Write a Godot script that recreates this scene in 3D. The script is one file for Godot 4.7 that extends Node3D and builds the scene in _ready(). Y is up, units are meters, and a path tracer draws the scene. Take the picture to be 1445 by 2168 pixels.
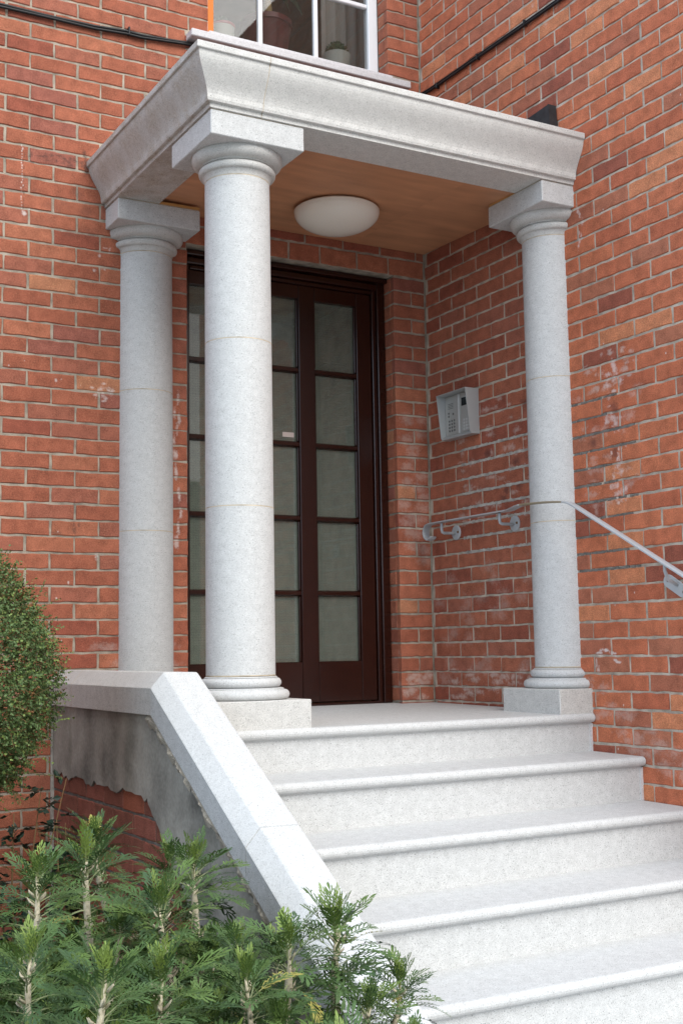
extends Node3D

const XR := 2.2686            # face of the side wall
const DOOR_L := 0.888
const DOOR_R := 2.069
const DOOR_TOP := 2.262
const CO := 0.075             # one brick course
const Y0 := 1.858             # a bed joint of the front wall

var rng := RandomNumberGenerator.new()
var used := {}
var M := {}
var brick_mats: Array = [[], [], []]     # plain, front wall, side wall
var brick_cache := {}
var cam: Camera3D


func _ready() -> void:
	rng.seed = 20240611
	# ---------------------------------------------------------------- camera, sky, sun, exposure
	cam = Camera3D.new()
	cam.name = "camera"
	cam.fov = 44.82
	cam.near = 0.05
	cam.far = 400.0
	var rt := Vector3(0.870137, -0.016625, 0.492529)
	var up := Vector3(-0.039622, 0.993810, 0.103545)
	var fw := Vector3(0.489556, 0.110000, -0.864999)
	var yaw := deg_to_rad(29.5079409); var pit := deg_to_rad(6.31516243); var rol := deg_to_rad(-0.95256452)
	fw = Vector3(sin(yaw) * cos(pit), sin(pit), -cos(yaw) * cos(pit))
	rt = Vector3(cos(yaw), 0, sin(yaw))
	up = rt.cross(fw)
	var rt2 := rt * cos(rol) + up * sin(rol)
	var up2 := up * cos(rol) - rt * sin(rol)
	cam.transform = Transform3D(Basis(rt2, up2, -fw), Vector3(-1.37031777, 0.27992193, 5.47553886))
	add_child(cam)
	cam.current = true

	var env := Environment.new()
	env.background_mode = Environment.BG_SKY
	var sky := Sky.new()
	var sm := ProceduralSkyMaterial.new()
	sm.sky_top_color = Color(0.80, 0.882, 0.975)
	sm.sky_horizon_color = Color(0.87, 0.92, 0.978)
	sm.sky_curve = 0.12
	sm.ground_horizon_color = Color(0.62, 0.63, 0.64)
	sm.ground_bottom_color = Color(0.30, 0.29, 0.27)
	sm.sky_energy_multiplier = 1.0
	sm.sun_angle_max = 1.0
	sky.sky_material = sm
	env.sky = sky
	env.background_energy_multiplier = 1.0
	env.tonemap_mode = Environment.TONE_MAPPER_LINEAR
	env.tonemap_exposure = 2.9
	env.sdfgi_enabled = true
	env.ssao_enabled = true
	env.ssil_enabled = true
	var we := WorldEnvironment.new()
	we.name = "world"
	we.environment = env
	add_child(we)

	var sun := DirectionalLight3D.new()
	sun.name = "sun"
	sun.light_color = Color(1.0, 0.995, 0.985)
	sun.light_energy = 0.36
	sun.light_angular_distance = 45.0
	sun.shadow_enabled = true
	add_child(sun)
	sun.look_at_from_position(Vector3(0.6, 5.0, 6.0), Vector3.ZERO)

	make_materials()
	ground()
	front_wall()
	side_wall()
	steps()
	stair_wall()
	columns()
	canopy()
	door()
	window()
	street()
	added_side_tree()
	lamp()
	intercom()
	handrail()
	cables()
	wedge()
	pots()
	shoots()
	bush()
	rose()


# ==================================================================== helpers
func numbered(called: String, parent: Node = null) -> String:
	var key := called + ("@%d" % parent.get_instance_id() if parent else "")
	var n: int = used.get(key, 0)
	used[key] = n + 1
	return called if n == 0 else "%s_%03d" % [called, n]


func thing(called: String, label: String, category: String, at := Vector3.ZERO, group := "") -> Node3D:
	var o := Node3D.new()
	o.name = numbered(called)
	add_child(o)
	o.position = at
	tag(o, label, category, group)
	return o


func tag(o: Node, label: String, category: String, group := "") -> void:
	o.set_meta("label", label)
	o.set_meta("category", category)
	if group:
		o.set_meta("group", group)


func put(called: String, mesh: Mesh, material: Material, parent: Node = null, at := Vector3.ZERO) -> MeshInstance3D:
	var o := MeshInstance3D.new()
	o.name = numbered(called, parent)
	o.mesh = mesh
	if material:
		o.material_override = material
	o.position = at
	if parent:
		parent.add_child(o, true)
	else:
		add_child(o, true)
	return o


func structure(called: String, mesh: Mesh, material: Material) -> MeshInstance3D:
	var o := put(called, mesh, material)
	o.set_meta("kind", "structure")
	return o


func begin(smooth := false) -> SurfaceTool:
	var st := SurfaceTool.new()
	st.begin(Mesh.PRIMITIVE_TRIANGLES)
	st.set_smooth_group(0 if smooth else -1)
	return st


func done(st: SurfaceTool) -> ArrayMesh:
	st.generate_normals()
	return st.commit()


# a b c d counter-clockwise as seen from the front (Godot draws clockwise fronts)
func quad(st: SurfaceTool, a: Vector3, b: Vector3, c: Vector3, d: Vector3) -> void:
	st.add_vertex(a); st.add_vertex(c); st.add_vertex(b)
	st.add_vertex(a); st.add_vertex(d); st.add_vertex(c)


func tri(st: SurfaceTool, a: Vector3, b: Vector3, c: Vector3) -> void:
	st.add_vertex(a); st.add_vertex(c); st.add_vertex(b)


func add_box(st: SurfaceTool, lo: Vector3, hi: Vector3, ch := 0.0) -> void:
	if ch <= 0.0:
		var p: Array[Vector3] = []
		for i in 8:
			p.append(Vector3(hi.x if i & 1 else lo.x, hi.y if i & 2 else lo.y, hi.z if i & 4 else lo.z))
		quad(st, p[4], p[5], p[7], p[6]); quad(st, p[1], p[0], p[2], p[3])
		quad(st, p[5], p[1], p[3], p[7]); quad(st, p[0], p[4], p[6], p[2])
		quad(st, p[6], p[7], p[3], p[2]); quad(st, p[0], p[1], p[5], p[4])
		return
	# chamfered box: every corner gives three points
	var v := func(i: int, ax: int) -> Vector3:
		var q := Vector3(hi.x if i & 1 else lo.x, hi.y if i & 2 else lo.y, hi.z if i & 4 else lo.z)
		for k in 3:
			if k != ax:
				q[k] += -ch if i & (1 << k) else ch
		return q
	var f := [[2, [4, 5, 7, 6]], [2, [1, 0, 2, 3]], [0, [5, 1, 3, 7]], [0, [0, 4, 6, 2]], [1, [6, 7, 3, 2]], [1, [0, 1, 5, 4]]]
	for e in f:
		quad(st, v.call(e[1][0], e[0]), v.call(e[1][1], e[0]), v.call(e[1][2], e[0]), v.call(e[1][3], e[0]))
	for e in [[4, 5, 2, 1], [5, 7, 2, 0], [7, 6, 2, 1], [6, 4, 2, 0], [1, 0, 2, 1], [0, 2, 2, 0], [2, 3, 2, 1], [3, 1, 2, 0], [5, 1, 0, 1], [3, 7, 0, 1], [0, 4, 0, 1], [6, 2, 0, 1]]:
		var a: Vector3 = v.call(e[0], e[2]); var b: Vector3 = v.call(e[1], e[2]); var c: Vector3 = v.call(e[1], e[3]); var d: Vector3 = v.call(e[0], e[3])
		var mid := (lo + hi) / 2
		if (b - a).cross(c - a).dot((a + c) / 2 - mid) > 0:
			quad(st, a, b, c, d)
		else:
			quad(st, d, c, b, a)
	for i in 8:
		var a2: Vector3 = v.call(i, 0); var b2: Vector3 = v.call(i, 1); var c2: Vector3 = v.call(i, 2)
		if (b2 - a2).cross(c2 - a2).dot(a2 - (lo + hi) / 2) > 0:
			tri(st, a2, b2, c2)
		else:
			tri(st, c2, b2, a2)


func box(lo: Vector3, hi: Vector3, ch := 0.0) -> ArrayMesh:
	var st := begin()
	add_box(st, lo, hi, ch)
	return done(st)


# profile: (radius, height) upwards
func lathe(profile: Array, n := 48, smooth := true) -> ArrayMesh:
	var st := begin(smooth)
	add_lathe(st, profile, n, Transform3D(), smooth)
	return done(st)


func add_lathe(st: SurfaceTool, profile: Array, n := 48, at := Transform3D(), smooth := true) -> void:
	var grp: Array = [0]
	for j in range(1, profile.size() - 1):
		var d0: Vector2 = (profile[j] - profile[j - 1]).normalized()
		var d1: Vector2 = (profile[j + 1] - profile[j]).normalized()
		grp.append(grp[-1] + (1 if d0.dot(d1) < 0.80 else 0))
	for i in n:
		var a := TAU * i / n
		var b := TAU * (i + 1) / n
		for j in profile.size() - 1:
			if smooth:
				st.set_smooth_group(grp[j])
			var p: Vector2 = profile[j]
			var q: Vector2 = profile[j + 1]
			var A := at * Vector3(sin(a) * p.x, p.y, cos(a) * p.x)
			var B := at * Vector3(sin(b) * p.x, p.y, cos(b) * p.x)
			var C := at * Vector3(sin(b) * q.x, q.y, cos(b) * q.x)
			var D := at * Vector3(sin(a) * q.x, q.y, cos(a) * q.x)
			if p.x > 1e-6:
				st.add_vertex(A); st.add_vertex(C); st.add_vertex(B)
			if q.x > 1e-6:
				st.add_vertex(A); st.add_vertex(D); st.add_vertex(C)


func tube(st: SurfaceTool, pts: Array, radii, n := 8) -> void:
	var prev: Array = []
	for i in pts.size():
		var p: Vector3 = pts[i]
		var t: Vector3 = ((pts[mini(i + 1, pts.size() - 1)] as Vector3) - (pts[maxi(i - 1, 0)] as Vector3)).normalized()
		var s := t.cross(Vector3.UP if absf(t.y) < 0.9 else Vector3.RIGHT).normalized()
		var u := s.cross(t)
		var r: float = radii[i] if radii is Array else radii
		var ring: Array = []
		for k in n:
			var a := TAU * k / n
			ring.append(p + (s * cos(a) + u * sin(a)) * r)
		if i > 0:
			for k in n:
				quad(st, prev[k], prev[(k + 1) % n], ring[(k + 1) % n], ring[k])
		else:
			for k in range(1, n - 1):
				tri(st, ring[0], ring[k + 1], ring[k])
		prev = ring
	for k in range(1, n - 1):
		tri(st, prev[0], prev[k], prev[k + 1])


# a polygon (x, y) between z0 and z1; counter-clockwise seen from +z
func prism(st: SurfaceTool, poly: PackedVector2Array, z0: float, z1: float, at := Transform3D()) -> void:
	if Geometry2D.is_polygon_clockwise(poly):
		poly.reverse()
	var idx := Geometry2D.triangulate_polygon(poly)
	for i in range(0, idx.size(), 3):
		var a := poly[idx[i]]; var b := poly[idx[i + 1]]; var c := poly[idx[i + 2]]
		if (b - a).cross(c - a) < 0:
			var t := b; b = c; c = t
		tri(st, at * Vector3(a.x, a.y, z1), at * Vector3(b.x, b.y, z1), at * Vector3(c.x, c.y, z1))
		tri(st, at * Vector3(a.x, a.y, z0), at * Vector3(c.x, c.y, z0), at * Vector3(b.x, b.y, z0))
	for i in poly.size():
		var a := poly[i]; var b := poly[(i + 1) % poly.size()]
		quad(st, at * Vector3(a.x, a.y, z0), at * Vector3(b.x, b.y, z0), at * Vector3(b.x, b.y, z1), at * Vector3(a.x, a.y, z1))


func prism_mesh(poly: PackedVector2Array, z0: float, z1: float, at := Transform3D()) -> ArrayMesh:
	var st := begin()
	prism(st, poly, z0, z1, at)
	return done(st)


# rings of equal length joined into a skin, with caps
func loft(rings: Array, smooth := false, flip := false) -> ArrayMesh:
	var st := begin(smooth)
	var n: int = rings[0].size()
	for i in rings.size() - 1:
		for k in n:
			var a: Vector3 = rings[i][k]; var b: Vector3 = rings[i][(k + 1) % n]; var c: Vector3 = rings[i + 1][(k + 1) % n]; var d: Vector3 = rings[i + 1][k]
			if flip:
				quad(st, d, c, b, a)
			else:
				quad(st, a, b, c, d)
	for e in [0, rings.size() - 1]:
		var mid := Vector3.ZERO
		for p in rings[e]:
			mid += p
		mid /= n
		for k in n:
			if (e == 0) != flip:
				tri(st, mid, rings[e][(k + 1) % n], rings[e][k])
			else:
				tri(st, mid, rings[e][k], rings[e][(k + 1) % n])
	return done(st)


func lin(r: float, g: float, b: float, a := 1.0) -> Color:
	var c := Color(r, g, b).linear_to_srgb()
	c.a = a
	return c


# ==================================================================== materials
func noise_bytes(size: int, freq: float, sd: int, oct := 3) -> PackedByteArray:
	var n := FastNoiseLite.new()
	n.seed = sd
	n.noise_type = FastNoiseLite.TYPE_SIMPLEX_SMOOTH
	n.frequency = freq
	n.fractal_octaves = oct
	var im := n.get_seamless_image(size, size)
	im.convert(Image.FORMAT_L8)
	return im.get_data()


# vertical runs: bands of smooth noise across x that melt into each other down the sheet, values about -0.5 to 0.5
func runs(size: int, bands: int, sd: int) -> PackedFloat32Array:
	var r := RandomNumberGenerator.new(); r.seed = sd
	var rows: Array = []
	for k in bands:
		var row := PackedFloat32Array(); row.resize(size)
		for e in [[8, 0.26], [22, 0.16], [60, 0.08]]:
			var knots: Array = []
			for i in e[0]: knots.append(r.randf_range(-1, 1))
			for x in size:
				var q: float = x * e[0] / float(size)
				var i := int(q)
				var f := smoothstep(0.0, 1.0, q - i)
				row[x] += lerpf(knots[i % e[0]], knots[(i + 1) % e[0]], f) * e[1]
		rows.append(row)
	var out := PackedFloat32Array(); out.resize(size * size)
	for y in size:
		var q := y * bands / float(size)
		var i := int(q)
		var f := smoothstep(0.0, 1.0, q - i)
		var a: PackedFloat32Array = rows[i % bands]; var b: PackedFloat32Array = rows[(i + 1) % bands]
		for x in size:
			out[y * size + x] = lerpf(a[x], b[x], f)
	return out


func to_tex(data: PackedByteArray, size: int) -> ImageTexture:
	return ImageTexture.create_from_image(Image.create_from_data(size, size, false, Image.FORMAT_RGB8, data))


var lut := PackedByteArray()
func s8(v: float) -> int:
	return lut[clampi(int(v * 1023.0), 0, 1023)]


func normal_tex(size: int, freq: float, sd: int, strength: float) -> ImageTexture:
	var im := Image.create_from_data(size, size, false, Image.FORMAT_L8, noise_bytes(size, freq, sd, 4))
	im.convert(Image.FORMAT_RGBA8)
	im.bump_map_to_normal_map(strength)
	return ImageTexture.create_from_image(im)


func mat(color: Color, rough := 0.85, tex: Texture2D = null, scale := 1.0, nrm: Texture2D = null, nscale := 0.5) -> StandardMaterial3D:
	var m := StandardMaterial3D.new()
	m.albedo_color = color
	m.roughness = rough
	m.metallic_specular = 0.4
	if tex:
		m.albedo_texture = tex
	if nrm:
		m.normal_enabled = true
		m.normal_texture = nrm
		m.normal_scale = nscale
	if tex or nrm:
		m.uv1_triplanar = true
		m.uv1_world_triplanar = true
		m.uv1_scale = Vector3.ONE * scale
	return m


func stained(m: StandardMaterial3D, t: Texture2D) -> StandardMaterial3D:
	m.detail_enabled = true
	m.detail_albedo = t
	m.detail_blend_mode = BaseMaterial3D.BLEND_MODE_MIX
	m.detail_uv_layer = BaseMaterial3D.DETAIL_UV_2
	m.uv2_triplanar = true
	m.uv2_world_triplanar = true
	m.uv2_scale = Vector3.ONE / 4.4
	return m


# lime bloom, paint smears and soot where the walls carry them: a clear sheet of 4.4 m with patches of matter
func to_stain(front: bool, b: PackedByteArray, c: PackedByteArray, e: PackedByteArray) -> ImageTexture:
	var S := 2048
	var im := PackedByteArray(); im.resize(S * S * 4)
	var r := RandomNumberGenerator.new(); r.seed = 90 + int(front)
	# at (along, y), half sizes, colour, strength, share of grain
	var blob := func(u: float, y: float, ru: float, ry: float, col: Vector3, strength: float, grain: float) -> void:
		var cx := fposmod((u if front else -u) / 4.4, 1.0) * S
		var cy := fposmod(-y / 4.4, 1.0) * S
		var px := ru / 4.4 * S; var py := ry / 4.4 * S
		var cr := s8(col.x); var cg := s8(col.y); var cb := s8(col.z)
		for j in range(int(cy - py) - 1, int(cy + py) + 2):
			for i in range(int(cx - px) - 1, int(cx + px) + 2):
				var d := Vector2((i - cx) / px, (j - cy) / py).length()
				if d >= 1.0: continue
				var at := (j & 511) * 512 + (i & 511)
				var n := 0.35 * (e[at] / 255.0) + 0.40 * (b[at] / 255.0) + 0.25 * (c[at] / 255.0)
				var w := clampf((1.0 - d) * 1.7 + (n - 0.72) * grain, 0.0, 1.0) * strength
				var o := ((j & (S - 1)) * S + (i & (S - 1))) * 4
				var a := int(w * 255.0)
				if a > im[o + 3]:
					im[o] = cr; im[o + 1] = cg; im[o + 2] = cb; im[o + 3] = a
	var lime := Vector3(0.60, 0.52, 0.47); var paint := Vector3(0.72, 0.68, 0.65); var soot := Vector3(0.045, 0.035, 0.033); var burnt := Vector3(0.10, 0.038, 0.034)
	if front:
		for k in 26: blob.call(2.17 + r.randf_range(-0.07, 0.08), r.randf_range(0.7, 1.55), 0.08, 0.05, lime, 0.30, 2.2)
		for k in 10: blob.call(2.17 + r.randf_range(-0.08, 0.08), r.randf_range(0.02, 0.16), 0.07, 0.035, lime, 0.48, 2.2)
		for k in 24: blob.call(r.randf_range(0.0, 0.9), r.randf_range(0.05, 0.33), 0.12, 0.04, lime, 0.28, 2.4)
		for k in 14: blob.call(0.838 + r.randfn() * 0.012, r.randf_range(0.2, 1.55), 0.016, 0.06, paint, 0.6, 2.6)
		for k in 18: blob.call(0.47 + r.randfn() * 0.03, [1.50, 2.08, 2.17, 1.51, 1.47][r.randi() % 5] + r.randfn() * 0.02, r.randf_range(0.012, 0.03), r.randf_range(0.01, 0.03), paint, 0.55, 2.8)
		for f in [[0.244, 1.524, 0.016], [0.27, 1.53, 0.009], [0.03, 1.57, 0.008], [0.10, 1.60, 0.007], [0.255, 0.53, 0.009], [0.26, 0.83, 0.008], [0.29, 0.21, 0.009], [0.28, 0.34, 0.01], [0.09, 2.285, 0.024], [0.115, 2.31, 0.009], [0.36, 1.51, 0.008], [0.31, 0.60, 0.01], [0.44, 0.72, 0.03]]:
			blob.call(f[0], f[1], f[2] * 0.7, f[2] * 1.0, paint, 0.65, 2.4)
		for k in 24: blob.call(0.078 + r.randfn() * 0.002, 2.605 - k * 0.0135, 0.006, r.randf_range(0.005, 0.012), paint, 0.6, 1.8)
		for k in 9: blob.call(0.088 + r.randfn() * 0.003, 2.56 - k * 0.03, 0.008, 0.022, soot, 0.45, 2.0)
		for k in 34: blob.call(r.randf_range(0.11, 0.40), 2.575 + r.randfn() * 0.016, r.randf_range(0.012, 0.035), r.randf_range(0.006, 0.018), soot, 0.55, 2.6)
		for k in 10: blob.call(0.385 + r.randfn() * 0.012, r.randf_range(2.52, 2.64), 0.02, 0.03, soot, 0.7, 2.2)
		for k in 12: blob.call(r.randf_range(0.12, 0.44), r.randf_range(2.2, 2.52), 0.06, 0.05, Vector3(0.16, 0.07, 0.05), 0.35, 2.6)
		for k in 12: blob.call(0.336 + r.randfn() * 0.006, r.randf_range(0.78, 0.99), 0.012, 0.028, soot, 0.5, 2.2)
		blob.call(0.25, 0.823, 0.06, 0.012, soot, 0.4, 2.0)
	else:
		for k in 42: blob.call(1.455 + r.randfn() * 0.025, r.randf_range(0.88, 1.5), r.randf_range(0.015, 0.05), r.randf_range(0.015, 0.045), paint, 0.55, 3.0)
		for k in 22: blob.call(r.randf_range(1.25, 1.62), r.randf_range(1.40, 1.56), r.randf_range(0.02, 0.06), r.randf_range(0.01, 0.03), lime, 0.5, 3.0)
		for k in 26: blob.call(r.randf_range(1.22, 1.6), r.randf_range(0.85, 1.45), r.randf_range(0.03, 0.08), r.randf_range(0.02, 0.05), lime, 0.30, 2.8)
		for k in 60: blob.call(r.randf_range(0.28, 0.95), r.randf_range(0.90, 1.5), r.randf_range(0.03, 0.09), r.randf_range(0.012, 0.035), lime, 0.42, 3.0)
		for k in 9: blob.call(r.randf_range(0.45, 0.98), r.randf_range(0.98, 1.50), 0.05, 0.035, burnt, 0.7, 2.0)
		for k in 5: blob.call(r.randf_range(1.30, 1.48), r.randf_range(1.08, 1.36), 0.05, 0.035, burnt, 0.6, 2.0)
		for k in 20: blob.call(r.randf_range(0.08, 0.9), r.randf_range(0.03, 0.17), 0.09, 0.03, lime, 0.55, 2.8)
		for k in 26: blob.call(r.randf_range(0.05, 0.95), r.randf_range(0.1, 0.75), 0.10, 0.06, lime, 0.22, 2.6)
		for k in 22:
			var t := r.randf()
			blob.call(1.28 + 0.15 * t, 0.235 + 0.028 * sin(t * 4.2) + r.randfn() * 0.006, 0.022, 0.010, paint, 0.75, 2.4)
		for k in 5: blob.call(1.28 + r.randfn() * 0.01, 0.19 + r.randfn() * 0.02, 0.012, 0.03, paint, 0.5, 2.6)
		for k in 40:
			var z := r.randf_range(1.2, 2.2)
			blob.call(z, -0.02 - 0.577 * (z - 1.25) + r.randf_range(-0.02, 0.16), 0.09, 0.04, lime, 0.30, 2.6)
		for k in 10: blob.call(1.27 + r.randfn() * 0.012, 2.14 + r.randfn() * 0.04, 0.014, 0.03, paint, 0.6, 2.6)
		for k in 16: blob.call(r.randf_range(1.2, 2.0), r.randf_range(-0.2, 3.0), 0.005, 0.008, paint, 0.8, 1.5)
		for k in 8: blob.call(0.95 + r.randfn() * 0.02, r.randf_range(1.40, 1.60), 0.03, 0.03, paint, 0.5, 2.8)
		for k in 14: blob.call(r.randf_range(0.9, 1.45), 3.26 + r.randfn() * 0.05, 0.03, 0.03, lime, 0.35, 3.0)
	return ImageTexture.create_from_image(Image.create_from_data(S, S, false, Image.FORMAT_RGBA8, im))


func make_materials() -> void:
	lut.resize(1024)
	for i in 1024:
		lut[i] = int(round(Color(i / 1023.0, 0, 0).linear_to_srgb().r * 255.0))
	var S := 512
	# brick face: fine sandy grain, soft mottling, a few dark pits. Stored halved so that it can go above one.
	var a := noise_bytes(S, 0.012, 3)
	var b := noise_bytes(S, 0.09, 4)
	var c := noise_bytes(S, 0.22, 5, 3)
	var d := PackedByteArray(); d.resize(S * S * 3)
	for i in S * S:
		var v := 0.66 + 0.32 * (a[i] / 255.0 - 0.5) + 0.24 * (b[i] / 255.0 - 0.5) + 0.40 * (c[i] / 255.0 - 0.5)
		if c[i] < 66:
			v *= 0.62
		var w := clampf((b[i] / 255.0 - 0.72) * 2.0, 0.0, 0.3)
		d[i * 3] = s8(v); d[i * 3 + 1] = s8(v * (0.97 + w)); d[i * 3 + 2] = s8(v * (0.95 + w))
	var brick_tex := to_tex(d, S)
	var brick_n := normal_tex(S, 0.16, 9, 2.0)
	# lime bloom and old paint on brick
	var e := noise_bytes(S, 0.03, 14)
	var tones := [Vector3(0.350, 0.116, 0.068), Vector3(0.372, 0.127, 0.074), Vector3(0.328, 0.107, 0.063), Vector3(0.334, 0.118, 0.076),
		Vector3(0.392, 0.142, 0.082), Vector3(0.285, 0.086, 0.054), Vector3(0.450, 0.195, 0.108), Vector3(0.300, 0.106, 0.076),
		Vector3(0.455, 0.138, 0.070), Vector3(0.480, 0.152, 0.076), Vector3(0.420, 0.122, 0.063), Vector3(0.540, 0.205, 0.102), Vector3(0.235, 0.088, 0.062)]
	var d_front := to_stain(true, b, c, e); var d_side := to_stain(false, b, c, e)
	for t in tones:
		for k in 3:
			var bm := mat(lin(t.x * 1.5, t.y * 1.5, t.z * 1.5), 0.88, brick_tex, 1.9, brick_n, 0.6)
			if k: stained(bm, d_front if k == 1 else d_side)
			(brick_mats[k] as Array).append(bm)
	# mortar
	var d4 := PackedByteArray(); d4.resize(S * S * 3)
	for i in S * S:
		var v := 0.75 + 0.62 * (a[i] / 255.0 - 0.5) + 0.36 * (c[i] / 255.0 - 0.5)
		d4[i * 3] = s8(v); d4[i * 3 + 1] = s8(v * 0.985); d4[i * 3 + 2] = s8(v * 0.96)
	var mortar_tex := to_tex(d4, S)
	var mortar_n := normal_tex(S, 0.22, 21, 3.0)
	M.mortar = mat(lin(0.53, 0.47, 0.39), 0.95, mortar_tex, 1.7, mortar_n, 0.8)
	M.mortar_front = stained(mat(lin(0.49, 0.435, 0.36), 0.95, mortar_tex, 1.7, mortar_n, 0.8), d_front)
	M.mortar_side = stained(mat(lin(0.62, 0.55, 0.46), 0.95, mortar_tex, 1.7, mortar_n, 0.8), d_side)
	M.mortar_dark = mat(lin(0.235, 0.225, 0.205), 0.95, mortar_tex, 2.6, mortar_n, 0.8)
	M.mortar_pale = mat(lin(0.56, 0.53, 0.49), 0.95, mortar_tex, 2.6, mortar_n, 0.8)
	M.joint = mat(lin(0.70, 0.60, 0.46), 0.9, mortar_tex, 3.0)
	# granite: pale ground, grey, white and black grains
	var G := 1024
	var g := PackedByteArray(); g.resize(G * G * 3)
	var ga := noise_bytes(G, 0.010, 31); var gb := noise_bytes(G, 0.085, 32, 2)
	for i in G * G:
		var v := 0.84 + 0.15 * (ga[i] / 255.0 - 0.5) + 0.16 * (gb[i] / 255.0 - 0.5)
		var k := s8(v)
		g[i * 3] = k; g[i * 3 + 1] = k; g[i * 3 + 2] = k
	var gr := RandomNumberGenerator.new(); gr.seed = 77
	for n in 26000:
		var px := gr.randi() % G; var py := gr.randi() % G
		var kind := gr.randf()
		var rad := gr.randi_range(1, 2) if kind > 0.08 else gr.randi_range(1, 3)
		var val := s8(gr.randf_range(0.54, 0.71)) if kind > 0.20 else (s8(gr.randf_range(0.28, 0.5)) if kind > 0.05 else s8(1.0))
		if kind < 0.62 and kind > 0.52:
			val = s8(0.98)
		for dy in range(-rad, rad + 1):
			for dx in range(-rad, rad + 1):
				if dx * dx + dy * dy * (1.4 if kind > 0.5 else 0.8) <= rad * rad:
					var at := (((py + dy) & (G - 1)) * G + ((px + dx) & (G - 1))) * 3
					g[at] = val; g[at + 1] = val; g[at + 2] = val
	var granite_tex := to_tex(g, G)
	var gn := normal_tex(S, 0.3, 41, 1.2)
	M.granite = mat(lin(0.67, 0.675, 0.67), 0.62, granite_tex, 1.9, gn, 0.35)
	M.granite_warm = mat(lin(0.665, 0.655, 0.628), 0.65, granite_tex, 1.75, gn, 0.35)
	M.granite_cornice = mat(lin(0.73, 0.72, 0.69), 0.65, granite_tex, 1.75, gn, 0.35)
	# weathered granite: brown grime in the grain
	var g2 := g.duplicate()
	var gc := noise_bytes(G, 0.006, 51); var gd := noise_bytes(G, 0.05, 52)
	for i in G * G:
		var w := clampf((gc[i] / 255.0 - 0.30) * 2.0, 0.0, 1.0) * clampf((gd[i] / 255.0 - 0.2) * 1.6, 0.0, 1.0)
		g2[i * 3] = int(g2[i * 3] * (1.0 - 0.14 * w)); g2[i * 3 + 1] = int(g2[i * 3 + 1] * (1.0 - 0.19 * w)); g2[i * 3 + 2] = int(g2[i * 3 + 2] * (1.0 - 0.25 * w))
	M.granite_dirty = mat(lin(0.65, 0.625, 0.595), 0.75, to_tex(g2, G), 1.6, gn, 0.4)
	# cement render with streaks
	var r1 := noise_bytes(S, 0.012, 61); var r2 := noise_bytes(S, 0.2, 62)
	var fn := FastNoiseLite.new(); fn.seed = 66; fn.noise_type = FastNoiseLite.TYPE_PERLIN; fn.fractal_octaves = 3; fn.frequency = 1.0
	var run := runs(S, 5, 8); var run2 := runs(S, 4, 15)
	var d5 := PackedByteArray(); d5.resize(S * S * 3)
	for y in S:
		for x in S:
			var i := y * S + x
			var v := 0.35 + 0.32 * run[i] + 0.30 * (r1[i] / 255.0 - 0.5) + 0.12 * (r2[i] / 255.0 - 0.5)
			var moss := clampf(run2[i] * 2.2 - 0.1, 0.0, 0.55)
			d5[i * 3] = s8(v * (1.0 - 0.5 * moss)); d5[i * 3 + 1] = s8(v * 0.95 * (1.0 - 0.46 * moss)); d5[i * 3 + 2] = s8(v * 0.84 * (1.0 - 0.55 * moss))
	M.render = mat(lin(0.86, 0.86, 0.86), 0.95, to_tex(d5, S), 0.5, normal_tex(S, 0.03, 63, 1.5), 0.6)
	M.render.uv1_offset = Vector3(0, 0.3, 0)
	# dark varnished wood, plywood
	var w1 := noise_bytes(S, 0.02, 71); var w2 := noise_bytes(S, 0.1, 72)
	var d6 := PackedByteArray(); d6.resize(S * S * 3)
	var d7 := PackedByteArray(); d7.resize(S * S * 3)
	for y in S:
		for x in S:
			var i := y * S + x
			var st := w2[(y * S + (x >> 4))] / 255.0
			var v := 0.8 + 0.5 * (st - 0.5)
			d6[i * 3] = s8(v); d6[i * 3 + 1] = s8(v); d6[i * 3 + 2] = s8(v)
			var u := 0.80 + 0.20 * fn.get_noise_2d(x * 0.008, y * 0.05) + 0.16 * fn.get_noise_2d(x * 0.012 + 7.0, y * 0.012) + 0.06 * fn.get_noise_2d(x * 0.03 + 40.0, y * 0.5) + 0.0 * st
			d7[i * 3] = s8(u); d7[i * 3 + 1] = s8(u * 0.97); d7[i * 3 + 2] = s8(u * 0.92)
	var wood_tex := to_tex(d6, S)
	var ply_tex := to_tex(d7, S)
	M.door = mat(lin(0.029, 0.0068, 0.0038), 0.22, wood_tex, 2.0)
	M.door.metallic_specular = 0.5
	M.ply = mat(lin(0.68, 0.345, 0.195), 0.5, ply_tex, 0.55)
	M.timber = mat(lin(0.62, 0.33, 0.12), 0.6, ply_tex, 3.0)
	M.pvc = mat(lin(0.80, 0.81, 0.83), 0.3)
	M.sill = mat(lin(0.74, 0.72, 0.73), 0.6, granite_tex, 2.4)
	M.black = mat(lin(0.012, 0.012, 0.013), 0.45)
	M.cable = mat(lin(0.010, 0.010, 0.011), 0.4)
	M.lead = mat(lin(0.035, 0.036, 0.04), 0.6, mortar_tex, 3.0)
	M.grey_metal = mat(lin(0.42, 0.43, 0.43), 0.38)
	M.grey_metal.metallic = 0.25
	M.steel = mat(lin(0.46, 0.45, 0.43), 0.42)
	M.steel.metallic = 0.35
	M.rail = mat(lin(0.40, 0.42, 0.44), 0.34)
	M.rail_worn = mat(lin(0.26, 0.22, 0.15), 0.5)
	M.rust = mat(lin(0.13, 0.065, 0.025), 0.8)
	M.screen = mat(lin(0.012, 0.014, 0.016), 0.15)
	M.button = mat(lin(0.13, 0.13, 0.125), 0.5)
	M.button_pale = mat(lin(0.55, 0.55, 0.54), 0.4)
	M.opal = mat(lin(0.84, 0.79, 0.70), 0.22)
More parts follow.
